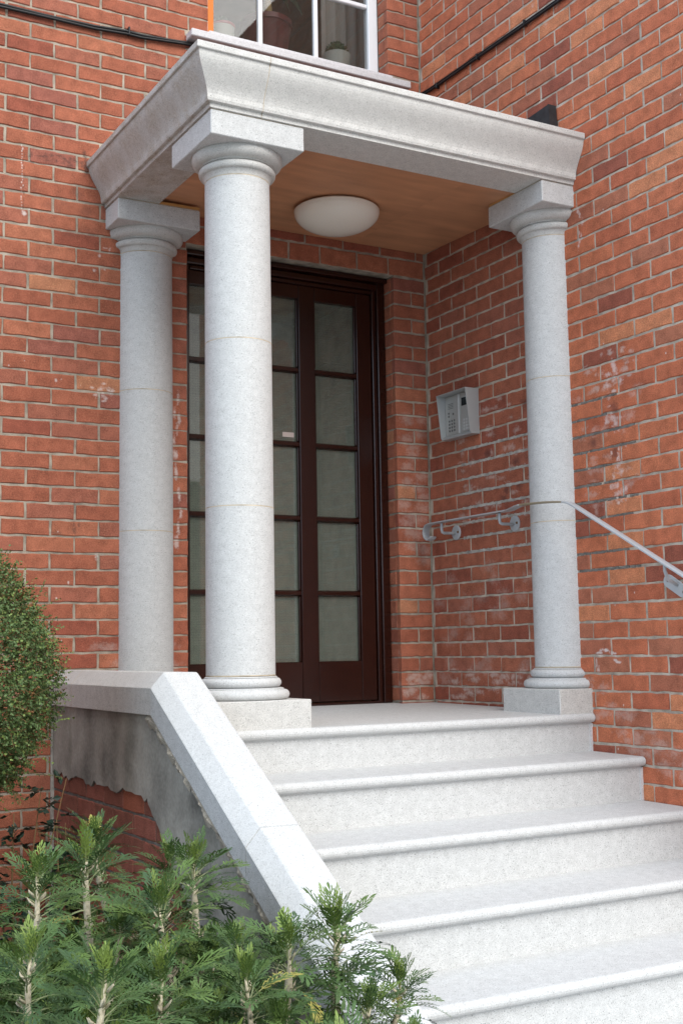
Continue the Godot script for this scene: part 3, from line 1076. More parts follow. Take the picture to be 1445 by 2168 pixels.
func door() -> void:
	var t := thing("front_door", "dark varnished wooden front door with small wired glass panes", "door", Vector3(1.478, 0, -0.1))
	var ox := -1.478
	var L := DOOR_L + ox; var R := DOOR_R + ox
	# frame: jambs and head in three steps
	for s in [[L, L + 0.030, 0.012, -0.09], [L + 0.030, L + 0.056, -0.004, -0.09], [R - 0.050, R - 0.002, 0.012, -0.09], [R - 0.074, R - 0.050, -0.004, -0.09]]:
		put("jamb", box(Vector3(s[0], 0.0, s[3]), Vector3(s[1], DOOR_TOP - 0.002, s[2]), 0.004), M.door, t)
	put("door_head", box(Vector3(L + 0.002, DOOR_TOP - 0.030, -0.09), Vector3(R - 0.002, DOOR_TOP - 0.004, 0.045), 0.005), M.door, t)
	put("door_head", box(Vector3(L + 0.031, DOOR_TOP - 0.066, -0.09), Vector3(R - 0.051, DOOR_TOP - 0.032, 0.016), 0.006), M.door, t)
	put("door_head", box(Vector3(L + 0.057, DOOR_TOP - 0.088, -0.09), Vector3(R - 0.075, DOOR_TOP - 0.068, -0.003), 0.004), M.door, t)
	put("threshold", box(Vector3(L + 0.002, -0.012, -0.10), Vector3(R - 0.002, 0.012, -0.002), 0.004), M.door, t)
	# leaf
	var zf := -0.014; var zb := -0.056
	var cols := [[0.930, 1.208], [1.304, 1.556], [1.650, 1.902]]
	var bars := [0.220, 0.567, 0.950, 1.333, 1.722, 2.100]
	var st_x := [[DOOR_L + 0.030, 0.930], [1.208, 1.304], [1.556, 1.650], [1.902, 1.990]]
	for s in st_x:
		put("stile", box(Vector3(s[0] + ox + 0.0005, 0.0155, zb), Vector3(s[1] + ox, 2.172, zf), 0.003), M.door, t)
	for c in cols:
		put("rail", box(Vector3(c[0] + ox + 0.0005, 0.016, zb), Vector3(c[1] + ox - 0.0005, 0.220, zf), 0.003), M.door, t)
		put("rail", box(Vector3(c[0] + ox + 0.0005, 2.100, zb), Vector3(c[1] + ox - 0.0005, 2.1715, zf), 0.003), M.door, t)
		for k in range(1, 5):
			# glazing bar with splayed sides
			var y: float = bars[k]
			var poly := PackedVector2Array([Vector2(zb + 0.004, y - 0.015), Vector2(zf - 0.018, y - 0.015), Vector2(zf - 0.005, y - 0.008), Vector2(zf - 0.004, y + 0.008), Vector2(zf - 0.018, y + 0.015), Vector2(zb + 0.004, y + 0.015)])
			put("glazing_bar", prism_mesh(poly, -(c[1] + ox) + 0.0005, -(c[0] + ox) - 0.0005, Transform3D(Basis(Vector3(0, 0, 1), Vector3(0, 1, 0), Vector3(-1, 0, 0)), Vector3.ZERO)), M.door, t)
		for k in 5:
			var y0: float = bars[k] + (0.015 if k > 0 else 0.0); var y1: float = bars[k + 1] - (0.015 if k < 4 else 0.0)
			var x0: float = c[0] + ox; var x1: float = c[1] + ox
			# moulded bead round the pane
			var bd := begin()
			for e in [[x0, y0, x0 + 0.009, y1], [x1 - 0.009, y0, x1, y1]]:
				add_box(bd, Vector3(e[0] + 0.0006, e[1] + 0.0006, zf - 0.028), Vector3(e[2] - 0.0006, e[3] - 0.0006, zf - 0.010), 0.003)
			put("bead", done(bd), M.door, t)
			var pane := put("pane", box(Vector3(x0 + 0.001, y0 + 0.001, zf - 0.034), Vector3(x1 - 0.001, y1 - 0.001, zf - 0.029)), M.wglass, t)
			var wr := begin()
			var nx := int((x1 - x0) / 0.0125); var ny := int((y1 - y0) / 0.0125)
			var wz := zf - 0.0365; var h := 0.00032
			for i in range(1, nx):
				var x := x0 + (x1 - x0) * i / nx
				quad(wr, Vector3(x - h, y0, wz), Vector3(x + h, y0, wz), Vector3(x + h, y1, wz), Vector3(x - h, y1, wz))
			for i in range(1, ny):
				var y := y0 + (y1 - y0) * i / ny
				quad(wr, Vector3(x0, y - h, wz - 0.0004), Vector3(x1, y - h, wz - 0.0004), Vector3(x1, y + h, wz - 0.0004), Vector3(x0, y + h, wz - 0.0004))
			put("wire_mesh", done(wr), M.wire, pane)
	# small letter slip stuck on the glass
	put("notice_slip", box(Vector3(1.47 + ox, 1.370, zf - 0.0285), Vector3(1.535 + ox, 1.395, zf - 0.0278)), M.paint, t)
	# the entrance hall behind: walls, floor and ceiling with thickness
	var h := thing("hallway", "dim plain hallway seen through the wired glass door panes", "hallway", Vector3(1.478, 0, -0.2))
	put("floor", box(Vector3(-1.0, -0.1, -1.6), Vector3(1.0, -0.005, -0.045)), M.hall, h)
	put("ceiling", box(Vector3(-1.0, 2.60, -1.6), Vector3(1.0, 2.7, -0.045)), M.hall, h)
	put("wall", box(Vector3(-1.1, -0.1, -1.6), Vector3(-1.0, 2.7, -0.045)), M.hall, h)
	put("wall", box(Vector3(1.0, -0.1, -1.6), Vector3(1.1, 2.7, -0.045)), M.hall, h)
	put("wall", box(Vector3(-1.1, -0.1, -1.7), Vector3(1.1, 2.7, -1.6)), M.hall, h)


func window() -> void:
	var t := thing("upstairs_window", "white framed upstairs window with thin glazing bars above the canopy", "window", Vector3(1.535, 3.36, -0.1))
	var L := -0.531; var R := 0.531; var T := 1.25
	put("window_frame", box(Vector3(L, 0.0, -0.05), Vector3(L + 0.045, T, 0.0), 0.004), M.pvc, t)
	put("window_frame", box(Vector3(R - 0.060, 0.0, -0.05), Vector3(R, T, 0.0), 0.004), M.pvc, t)
	put("window_frame", box(Vector3(L + 0.0455, 0.0, -0.05), Vector3(R - 0.0605, 0.06, 0.0), 0.004), M.pvc, t)
	put("window_frame", box(Vector3(L + 0.0455, T - 0.06, -0.05), Vector3(R - 0.0605, T, 0.0), 0.004), M.pvc, t)
	for x in [1.351 - 1.535, 1.682 - 1.535]:
		put("glazing_bar", box(Vector3(x - 0.012, 0.0605, -0.034), Vector3(x + 0.012, T - 0.0605, -0.006), 0.004), M.pvc, t)
	put("glazing_bar", box(Vector3(1.682 - 1.535 + 0.0125, 0.452 - 0.012, -0.033), Vector3(R - 0.0605, 0.452 + 0.012, -0.007), 0.004), M.pvc, t)
	put("pane", box(Vector3(L + 0.0785, 0.0605, -0.026), Vector3(R - 0.061, T - 0.0605, -0.021)), M.glass, t)
	var s := put("sill", box(Vector3(0.888, 3.300, -0.10), Vector3(2.166, 3.338, 0.072), 0.004), M.sill, t, Vector3(-1.535, -3.36, 0.1))
	put("sill_upstand", box(Vector3(0.990, 3.3385, -0.10), Vector3(2.064, 3.358, 0.052), 0.004), M.sill, t, Vector3(-1.535, -3.36, 0.1))
	s.set_meta("label", "pale stone sill running past both sides of the opening")
	# room behind, closed
	var h := thing("upstairs_room", "shadowy room behind the upstairs window with a pale curtain", "room", Vector3(1.535, 3.36, -0.2))
	put("floor", box(Vector3(-1.2, -0.9, -2.4), Vector3(1.2, -0.8, -0.045)), M.room, h)
	put("ceiling", box(Vector3(-1.2, 1.5, -2.4), Vector3(1.2, 1.6, -0.045)), M.room, h)
	put("wall", box(Vector3(-1.3, -0.9, -2.4), Vector3(-1.2, 1.6, -0.045)), M.room, h)
	put("wall", box(Vector3(1.2, -0.9, -2.4), Vector3(1.3, 1.6, -0.045)), M.room, h)
	put("wall", box(Vector3(-1.3, -0.9, -2.5), Vector3(1.3, 1.6, -2.4)), M.room, h)
	put("window_board", box(Vector3(-0.56, 0.03, -0.24), Vector3(0.56, 0.055, 0.045), 0.003), M.pvc, h)
	# pleated curtain at the side
	var st := begin(true)
	var prev := Vector3.ZERO
	for i in 25:
		var p := Vector3(0.34 + i * 0.018, 0.06, -0.20 + 0.022 * sin(i * 1.7))
		if i:
			quad(st, prev, p, p + Vector3(0, 1.35, 0), prev + Vector3(0, 1.35, 0))
		prev = p
	put("curtain", done(st), M.curtain, h)
	put("orange_strip", box(Vector3(L + 0.0455, 0.0605, -0.034), Vector3(L + 0.078, T - 0.0605, -0.004), 0.002), M.orange, t)  # plain orange strip along the inner edge of the frame


func street() -> void:
	# across the street, out of frame: what the door glass mirrors
	var h := thing("hedge", "tall dark hedge of trees across the road mirrored in the door glass", "hedge", Vector3(1.5, -1.4, 19))
	var st := begin(true)
	var n := FastNoiseLite.new(); n.seed = 9; n.frequency = 0.6
	var pt := func(i: int, j: int) -> Vector3:
		var x := -9.0 + i * 0.4
		var a := PI * j / 10.0
		return Vector3(x, 5.4 * sin(a) * (1.0 + 0.12 * n.get_noise_2d(x * 2, j)) , cos(a) * 0.9 * -1.0 + 0.2 * n.get_noise_2d(x * 3, j * 2.0 + 50))
	for i in 45:
		for j in 10:
			quad(st, pt.call(i + 1, j), pt.call(i, j), pt.call(i, j + 1), pt.call(i + 1, j + 1))
	put("foliage", done(st), M.hedge, h)


# added tree out of view, there to keep light off faces turned that way
func added_side_tree() -> void:
	var r := RandomNumberGenerator.new(); r.seed = 61
	var t := thing("added_shade_tree", "added leafy tree out of view that shades the faces turned towards it", "tree", Vector3(-2.75, -1.4, 1.0))
	var st := begin(true)
	tube(st, [Vector3(0, 0, 0), Vector3(0.05, 0.8, 0), Vector3(0, 1.7, 0.05), Vector3(0.05, 3.0, 0)], [0.13, 0.10, 0.08, 0.03], 9)
	for k in 9:
		var a := TAU * k / 9.0
		var b := Vector3(0, 1.0 + 0.18 * k, 0)
		tube(st, [b, b + Vector3(cos(a) * 0.5, 0.35, sin(a) * 0.5), b + Vector3(cos(a) * 1.0, 0.8, sin(a) * 1.1)], [0.05, 0.035, 0.012], 6)
	put("trunk", done(st), M.bark, t)
	var lf := SurfaceTool.new(); lf.begin(Mesh.PRIMITIVE_TRIANGLES); lf.set_smooth_group(-1)
	var n := FastNoiseLite.new(); n.seed = 2; n.frequency = 1.4
	for k in 8000:
		var d := Vector3(r.randfn(), r.randfn(), r.randfn()).normalized()
		var q := (1.0 - 0.6 * pow(r.randf(), 1.6)) * (1.0 + 0.25 * n.get_noise_3dv(d * 1.5))
		var p := Vector3(0, 3.5, -0.1) + Vector3(d.x * 1.45, d.y * 3.0, d.z * 1.75) * q
		var g := r.randf_range(0.7, 1.3)
		blade(lf, p, (d + Vector3(r.randfn(), r.randfn(), r.randfn()) * 0.8).normalized(), Vector3(r.randfn(), absf(r.randfn()), r.randfn()).normalized(), r.randf_range(0.07, 0.12), r.randf_range(0.022, 0.035), Color(0.045 * g, 0.085 * g, 0.03 * g))
	put("crown", done(lf), M.box, t).set_meta("kind", "stuff")


func lamp() -> void:
	var t := thing("ceiling_lamp", "round opal glass ceiling lamp under the porch ceiling", "lamp", Vector3(1.475, 2.389, 0.45))
	put("lamp_base", lathe([Vector2(0, 0.0), Vector2(0.15, 0.0), Vector2(0.15, -0.022), Vector2(0.0, -0.022)], 48, false), M.pvc, t)
	var p: Array = []
	for k in 17:
		var a := PI / 2 * k / 16
		p.append(Vector2(0.205 * sin(a), -0.022 - 0.100 * cos(a)))
	p.append(Vector2(0.2055, -0.018)); p.append(Vector2(0.200, -0.012)); p.append(Vector2(0.152, -0.010))
	put("lamp_shade", lathe(p, 64), M.opal, t)


func intercom() -> void:
	var t := thing("intercom", "grey metal door entry intercom with keypad under a sloping hood", "intercom", Vector3(XR, 1.345, 0.335))
	t.rotation.y = -PI / 2      # own x along the wall towards the street, z out of the wall
	var w := 0.130; var h := 0.232
	# hood: two tapered cheeks, top and lower lip
	for s in [-1, 1]:
		var poly := PackedVector2Array([Vector2(0, 0), Vector2(0.050, 0.0), Vector2(0.058, 0.012), Vector2(0.082, h), Vector2(0, h)])
		var xa: float = w * s
		put("hood_cheek", prism_mesh(poly, -xa if s > 0 else -xa - 0.004, (-xa + 0.004) if s > 0 else -xa, Transform3D(Basis(Vector3(0, 0, 1), Vector3(0, 1, 0), Vector3(-1, 0, 0)), Vector3.ZERO)), M.grey_metal, t)
	put("hood_top", box(Vector3(-w + 0.004, h - 0.004, 0), Vector3(w - 0.004, h, 0.0815)), M.grey_metal, t)
	put("hood_lip", prism_mesh(PackedVector2Array([Vector2(0, 0), Vector2(0.048, 0), Vector2(0.050, 0.010), Vector2(0.032, 0.020), Vector2(0, 0.020)]), -w + 0.0042, w - 0.0042, Transform3D(Basis(Vector3(0, 0, 1), Vector3(0, 1, 0), Vector3(-1, 0, 0)), Vector3.ZERO)), M.grey_metal, t)
	var f := 0.030
	put("panel", box(Vector3(-w + 0.005, 0.021, 0.0), Vector3(-0.0045, h - 0.005, f), 0.002), M.steel, t)
	put("panel", box(Vector3(0.0045, 0.021, 0.0), Vector3(w - 0.005, h - 0.005, f), 0.002), M.steel, t)
	put("divider", box(Vector3(-0.004, 0.021, 0.0), Vector3(0.004, h - 0.006, f + 0.006), 0.001), M.button_pale, t)
	put("screen", box(Vector3(0.022, 0.158, f), Vector3(0.108, 0.200, f + 0.002), 0.0008), M.screen, t)
	var dot := lathe([Vector2(0.0, 0.0025), Vector2(0.0055, 0.0025), Vector2(0.0062, 0.0)].duplicate(), 10, false)
	var dotm := lathe([Vector2(0.0062, 0.0), Vector2(0.0055, 0.0022), Vector2(0.0, 0.0025)], 10, false)
	for j in 4:
		for i in 3:
			var o := put("button", dotm, M.button, t, Vector3(-0.088 + i * 0.022, 0.045 + j * 0.017, f)); o.rotation.x = PI / 2
			var o2 := put("button", dotm, M.button_pale, t, Vector3(0.040 + i * 0.022, 0.036 + j * 0.016, f)); o2.rotation.x = PI / 2
	for e in [[-0.093, 0.138], [-0.093, 0.122], [-0.053, 0.130]]:
		var o := put("button", dotm, M.button, t, Vector3(e[0], e[1], f)); o.rotation.x = PI / 2
	for k in 4:
		put("speaker_slot", box(Vector3(-0.098, 0.160 + k * 0.008, f), Vector3(-0.052, 0.163 + k * 0.008, f + 0.0006)), M.button, t)
	dot = null


func flat_bar(pts: Array, width: float, thick: float) -> ArrayMesh:
	var rings: Array = []
	for i in pts.size():
		var p: Vector3 = pts[i]
		var d: Vector3 = ((pts[mini(i + 1, pts.size() - 1)] as Vector3) - (pts[maxi(i - 1, 0)] as Vector3)).normalized()
		var across := Vector3(d.z, 0, -d.x)
		if across.length() < 0.2:
			across = Vector3.RIGHT
		across = across.normalized()
		if across.x < 0:
			across = -across
		var nrm := d.cross(across).normalized()
		var ring: Array = []
		for e in [[-0.5, -0.5], [0.5, -0.5], [0.5, 0.1], [0.3, 0.42], [0, 0.5], [-0.3, 0.42], [-0.5, 0.1]]:
			ring.append(p + across * (e[0] * width) + nrm * (e[1] * thick))
		rings.append(ring)
	return loft(rings, false, true)


func handrail() -> void:
	var t := thing("handrail", "pale grey flat metal handrail with a curled end fixed to the side wall", "handrail")
	var pts: Array = []
	# run the curl so that it ends on top, heading outwards
	pts = []
	for k in 15:
		var a := deg_to_rad(-40 - 230.0 * k / 14)        # -40 deg, down and round under, up to the top (+90)
		var rr := 0.036 + 0.010 * k / 14.0
		pts.append(Vector3(2.180, 0.872 + sin(a) * rr, 0.128 + cos(a) * rr))
	pts.append(Vector3(2.180, 0.919, 0.2)); pts.append(Vector3(2.180, 0.919, 0.5)); pts.append(Vector3(2.180, 0.919, 0.79))
	pts.append(Vector3(2.172, 0.919, 0.82)); pts.append(Vector3(2.135, 0.919, 0.905)); pts.append(Vector3(2.108, 0.919, 0.965)); pts.append(Vector3(2.095, 0.9185, 1.01))
	put("rail", flat_bar(pts, 0.040, 0.0085), M.rail, t)
	var worn: Array = [Vector3(2.0948, 0.9184, 1.011), Vector3(2.091, 0.916, 1.08), Vector3(2.092, 0.911, 1.18), Vector3(2.096, 0.904, 1.26), Vector3(2.1, 0.899, 1.30)]
	put("rail", flat_bar(worn, 0.036, 0.0085), M.rail_worn, t)
	var down: Array = [Vector3(2.1, 0.8992, 1.301), Vector3(2.103, 0.895, 1.32), Vector3(2.106, 0.886, 1.345)]
	var z := 1.37
	while z < 2.75:
		down.append(Vector3(minf(2.106 + (z - 1.345) * 0.10, 2.18), 0.886 - 0.590 * (z - 1.348), z))
		z += 0.15
	put("rail", flat_bar(down, 0.042, 0.0095), M.rail, t)
	for b in [[0.241, 0.866, 2.18, 0.9145], [0.732, 0.866, 2.18, 0.9145]]:
		var at := Vector3(XR, b[1], b[0])
		var flange := lathe([Vector2(0.0, 0.0), Vector2(0.038, 0.0), Vector2(0.038, 0.004), Vector2(0.034, 0.007), Vector2(0.0, 0.007)], 28, false)
		var o := put("bracket", flange, M.rail, t, at)
		o.rotation.z = PI / 2
		var st := begin(true)
		var zz: float = b[0] - 0.005
		tube(st, [Vector3(XR - 0.002, b[1] - 0.004, zz), Vector3(b[2] + 0.014, b[1] - 0.004, zz), Vector3(b[2] + 0.003, b[1], zz), Vector3(b[2], b[1] + 0.012, zz), Vector3(b[2], b[3] - 0.001, zz)], 0.0075, 10)
		put("bracket_arm", done(st), M.rail, t)
		for s in [0.021]:
			var sc := put("screw", lathe([Vector2(0.007, 0.0), Vector2(0.005, 0.003), Vector2(0.0, 0.004)], 10, false), M.rust, t, Vector3(XR - 0.0072, b[1] + 0.001, b[0] + s))
			sc.rotation.z = PI / 2
	# the bracket under the sloping part has an oblong plate with two rusty screws
	var plate := PackedVector2Array()
	for k in 9:
		var a := PI / 2 + PI * k / 8
		plate.append(Vector2(-0.045 + cos(a) * 0.026, sin(a) * 0.026))
	for k in 9:
		var a := -PI / 2 + PI * k / 8
		plate.append(Vector2(0.045 + cos(a) * 0.026, sin(a) * 0.026))
	var pl := put("bracket", prism_mesh(plate, 0.0, 0.007), M.rail, t, Vector3(XR, 0.512, 1.775))
	pl.basis = Basis(Vector3(0, -0.507, 0.862), Vector3(0, 0.862, 0.507), Vector3(-1, 0, 0))
	var arm := begin(true)
	tube(arm, [Vector3(XR - 0.004, 0.515, 1.785), Vector3(2.20, 0.535, 1.80), Vector3(2.170, 0.57, 1.815), Vector3(2.166, 0.598, 1.82)], 0.0075, 10)
	put("bracket_arm", done(arm), M.rail, t)
	for e in [[0.538, 1.735], [0.485, 1.822]]:
		var sc := put("screw", lathe([Vector2(0.008, 0.0), Vector2(0.006, 0.003), Vector2(0.0, 0.004)], 10, false), M.rust, t, Vector3(XR - 0.0072, e[0], e[1]))
		sc.rotation.z = PI / 2


func cables() -> void:
	var t := thing("cable", "pair of black cables clipped along the front wall up to the window sill", "cable", Vector3.ZERO, "black wall cables")
	var a := [Vector3(-1.4, 3.258, 0.014), Vector3(-0.036, 3.253, 0.014), Vector3(0.184, 3.251, 0.014), Vector3(0.412, 3.255, 0.014), Vector3(0.57, 3.268, 0.014), Vector3(0.649, 3.266, 0.014), Vector3(0.80, 3.276, 0.014), Vector3(0.93, 3.287, 0.016), Vector3(1.05, 3.285, 0.016), Vector3(2.22, 3.285, 0.016)]
	var b: Array = []
	for p in a:
		b.append(p + Vector3(0, -0.0115 + 0.003 * sin(p.x * 9.0), 0.001))
	for s in [a, b]:
		var st := begin(true)
		tube(st, s, 0.0072, 8)
		put("cable_run", done(st), M.cable, t)
	for x in [0.585, 0.94]:
		put("clip", box(Vector3(x - 0.004, 3.250, 0.0), Vector3(x + 0.004, 3.292, 0.024), 0.002), M.cable if x < 0.9 else M.paint, t)
	var u := thing("cable", "black cable clipped along the side wall above the canopy", "cable", Vector3.ZERO, "black wall cables")
	var c := [Vector3(2.235, 3.285, 0.02), Vector3(XR - 0.014, 3.292, 0.10), Vector3(XR - 0.012, 3.290, 0.216), Vector3(XR - 0.012, 3.286, 0.562), Vector3(XR - 0.012, 3.281, 0.897), Vector3(XR - 0.012, 3.278, 1.202), Vector3(XR - 0.012, 3.276, 3.5)]
	for k in 2:
		var st := begin(true)
		var pts: Array = []
		for p in c: pts.append(p + Vector3(-0.001 * k, -0.0115 * k + 0.005, 0))
		tube(st, pts, 0.0068, 8)
		put("cable_run", done(st), M.cable, u)
	for z in [0.19, 0.56, 0.95]:
		put("clip", box(Vector3(XR - 0.024, 3.268, z - 0.004), Vector3(XR, 3.300, z + 0.004), 0.002), M.cable, u)


func wedge() -> void:
	var t := thing("lead_flashing", "black sheet lead upstand on the canopy roof against the side wall", "flashing", Vector3(XR, 2.584, 1.08))
	var poly := PackedVector2Array([Vector2(-0.42, 0.0), Vector2(0.078, 0.0), Vector2(0.074, 0.10), Vector2(0.066, 0.203), Vector2(0.055, 0.200), Vector2(-0.42, 0.175)])
	put("lead_sheet", prism_mesh(poly, 0.004, 0.05, Transform3D(Basis(Vector3(0, 0, 1), Vector3(0, 1, 0), Vector3(-1, 0, 0)), Vector3.ZERO)), M.lead, t)


func pots() -> void:
	var a := thing("plant_pot", "small white flowerpot with red rim on the window board", "plant pot", Vector3(1.188, 3.416, -0.235))
	put("pot", lathe([Vector2(0, 0), Vector2(0.050, 0.0), Vector2(0.064, 0.10), Vector2(0.066, 0.128), Vector2(0.058, 0.128), Vector2(0.0, 0.118)], 32), M.white_pot, a)
	put("pot_rim", lathe([Vector2(0.066, 0.128), Vector2(0.069, 0.132), Vector2(0.069, 0.142), Vector2(0.06, 0.145), Vector2(0.0, 0.135)], 32), M.red_rim, a)
	var r := RandomNumberGenerator.new(); r.seed = 4
	put("cactus", spiky(0.028, 0.035, r), M.cactus, a, Vector3(0, 0.15, 0))
	var b := thing("plant_pot", "large dark red glazed pot holding a bare plant stem", "plant pot", Vector3(1.478, 3.416, -0.30))
	put("pot", lathe([Vector2(0, 0), Vector2(0.098, 0.0), Vector2(0.122, 0.14), Vector2(0.135, 0.225), Vector2(0.143, 0.228), Vector2(0.143, 0.256), Vector2(0.128, 0.256), Vector2(0.0, 0.24)], 40), M.red_pot, b)
	var st := begin(true)
	tube(st, [Vector3(0.01, 0.23, 0), Vector3(0.015, 0.32, 0), Vector3(0.008, 0.42, 0), Vector3(0.012, 0.62, 0)], [0.028, 0.022, 0.019, 0.016], 10)
	put("stem", done(st), M.trunk, b)
	for e in [[-1.0, 0.34], [0.9, 0.30], [0.55, 0.36]]:
		var lf := begin(true)
		var prev: Array = []
		for k in 7:
			var q := k / 6.0
			var c := Vector3(e[0] * 0.22 * q, 0.40 + 0.10 * sin(q * 2.6) - 0.12 * q * q, 0.05 * q)
			var w := 0.022 * sin(PI * (0.12 + 0.86 * q))
			var cur := [c + Vector3(0, w, w), c - Vector3(0, w, w)]
			if k:
				quad(lf, prev[0], prev[1], cur[1], cur[0])
			prev = cur
		put("leaf", done(lf), M.brown_leaf if e[0] < 0 else M.leaf[4], b)
	var c2 := thing("plant_pot", "white flowerpot with a round spiny cactus by the curtain", "plant pot", Vector3(1.879, 3.416, -0.235))
	put("pot", lathe([Vector2(0, 0), Vector2(0.058, 0.0), Vector2(0.074, 0.10), Vector2(0.078, 0.138), Vector2(0.070, 0.140), Vector2(0.0, 0.13)], 32), M.white_pot, c2)
	put("cactus", spiky(0.056, 0.05, r), M.cactus, c2, Vector3(0, 0.158, 0))


func spiky(rad: float, hgt: float, r: RandomNumberGenerator) -> ArrayMesh:
	var st := begin()
	for k in 160:
		var d := Vector3(r.randfn(), absf(r.randfn()) - 0.2, r.randfn()).normalized()
		var p := Vector3(d.x * rad, d.y * hgt, d.z * rad)
		var s := d.cross(Vector3(r.randfn(), r.randfn(), r.randfn())).normalized() * 0.006
		var u := d.cross(s)
		tri(st, p + s, p + u, p + d * 0.014)
		tri(st, p - s, p - u, p + d * 0.010)
	var p2: Array = []
	for k in 9:
		var a := PI * k / 8
		p2.append(Vector2(rad * 0.95 * sin(a), -hgt * 0.95 * cos(a)))
	add_lathe(st, p2, 16)
	return done(st)


# ==================================================================== plants
# one feathery leaf: base at the origin, along +y for about one unit, face towards +z, tip bending back
func feather(r: RandomNumberGenerator, droop: float, pairs: int, green: Vector3) -> ArrayMesh:
	var st := begin(true)
	var sway := r.randf_range(-0.25, 0.25)
	var bend := func(p: Vector3) -> Vector3:
		var a := droop * p.y
		return Vector3(p.x + sway * p.y * p.y * 0.5, sin(a) / droop, (cos(a) - 1.0) / droop + p.z)
	var strip := func(path: Array, widths: Array, cols: Array) -> void:
		for i in path.size() - 1:
			var a: Vector2 = path[i]; var b: Vector2 = path[i + 1]
			var d := (b - a).normalized()
			var n := Vector2(-d.y, d.x)
			var wa: float = widths[i]; var wb: float = widths[i + 1]
			var za := 0.16 * absf(a.x); var zb := 0.16 * absf(b.x)
			var p0: Vector3 = bend.call(Vector3(a.x + n.x * wa, a.y + n.y * wa, za)); var p1: Vector3 = bend.call(Vector3(a.x - n.x * wa, a.y - n.y * wa, za))
			var p2: Vector3 = bend.call(Vector3(b.x - n.x * wb, b.y - n.y * wb, zb)); var p3: Vector3 = bend.call(Vector3(b.x + n.x * wb, b.y + n.y * wb, zb))
			st.set_color(cols[i])
			if wb > 0.0005:
				quad(st, p0, p1, p2, p3)
			else:
				tri(st, p0, p1, p2)
	var g := Color(green.x, green.y, green.z)
	var pale := Color(0.34, 0.36, 0.19)
	var rach: Array = []; var rw: Array = []; var rc: Array = []
	for i in 9:
		rach.append(Vector2(0.012 * sin(i * 1.3), i / 8.0 * 0.95)); rw.append(0.019 - 0.009 * i / 8.0); rc.append(pale.lerp(g, clampf(i / 4.5, 0, 1)))
	strip.call(rach, rw, rc)
	for k in pairs + 1:
		var q := k / float(pairs)
		var y := 0.30 + 0.62 * q
		var len := (0.09 + 0.23 * sin(PI * clampf(0.14 + 0.76 * q, 0, 1))) * r.randf_range(0.8, 1.2)
		for s in [-1, 1]:
			var ang := deg_to_rad(lerpf(56, 30, q) + r.randf_range(-9, 9))
			if k == pairs:
				ang = deg_to_rad(14)
			var dir := Vector2(s * sin(ang), cos(ang))
			var o := Vector2(0, y + r.randf_range(-0.02, 0.02))
			var w := 0.0195 * r.randf_range(0.8, 1.15)
			var c := g * r.randf_range(0.85, 1.15)
			var e1 := o + dir * len * 0.45; var e2 := o + dir.rotated(s * 0.12) * len * 0.8; var e3 := o + dir.rotated(s * 0.22) * len
			strip.call([o, e1, e2, e3], [w * 0.5, w, w * 0.9, 0.0], [c, c, c])
			if len > 0.2:
				var d2 := dir.rotated(-s * 0.8)
				strip.call([e1, e1 + d2 * len * 0.26, e1 + d2 * len * 0.40], [w * 0.6, w * 0.7, 0.0], [c, c])
				d2 = dir.rotated(s * 0.75)
				var e4 := e1 + dir * len * 0.14
				strip.call([e4, e4 + d2 * len * 0.2, e4 + d2 * len * 0.32], [w * 0.55, w * 0.6, 0.0], [c, c])
	return done(st)


var feathers: Array = []


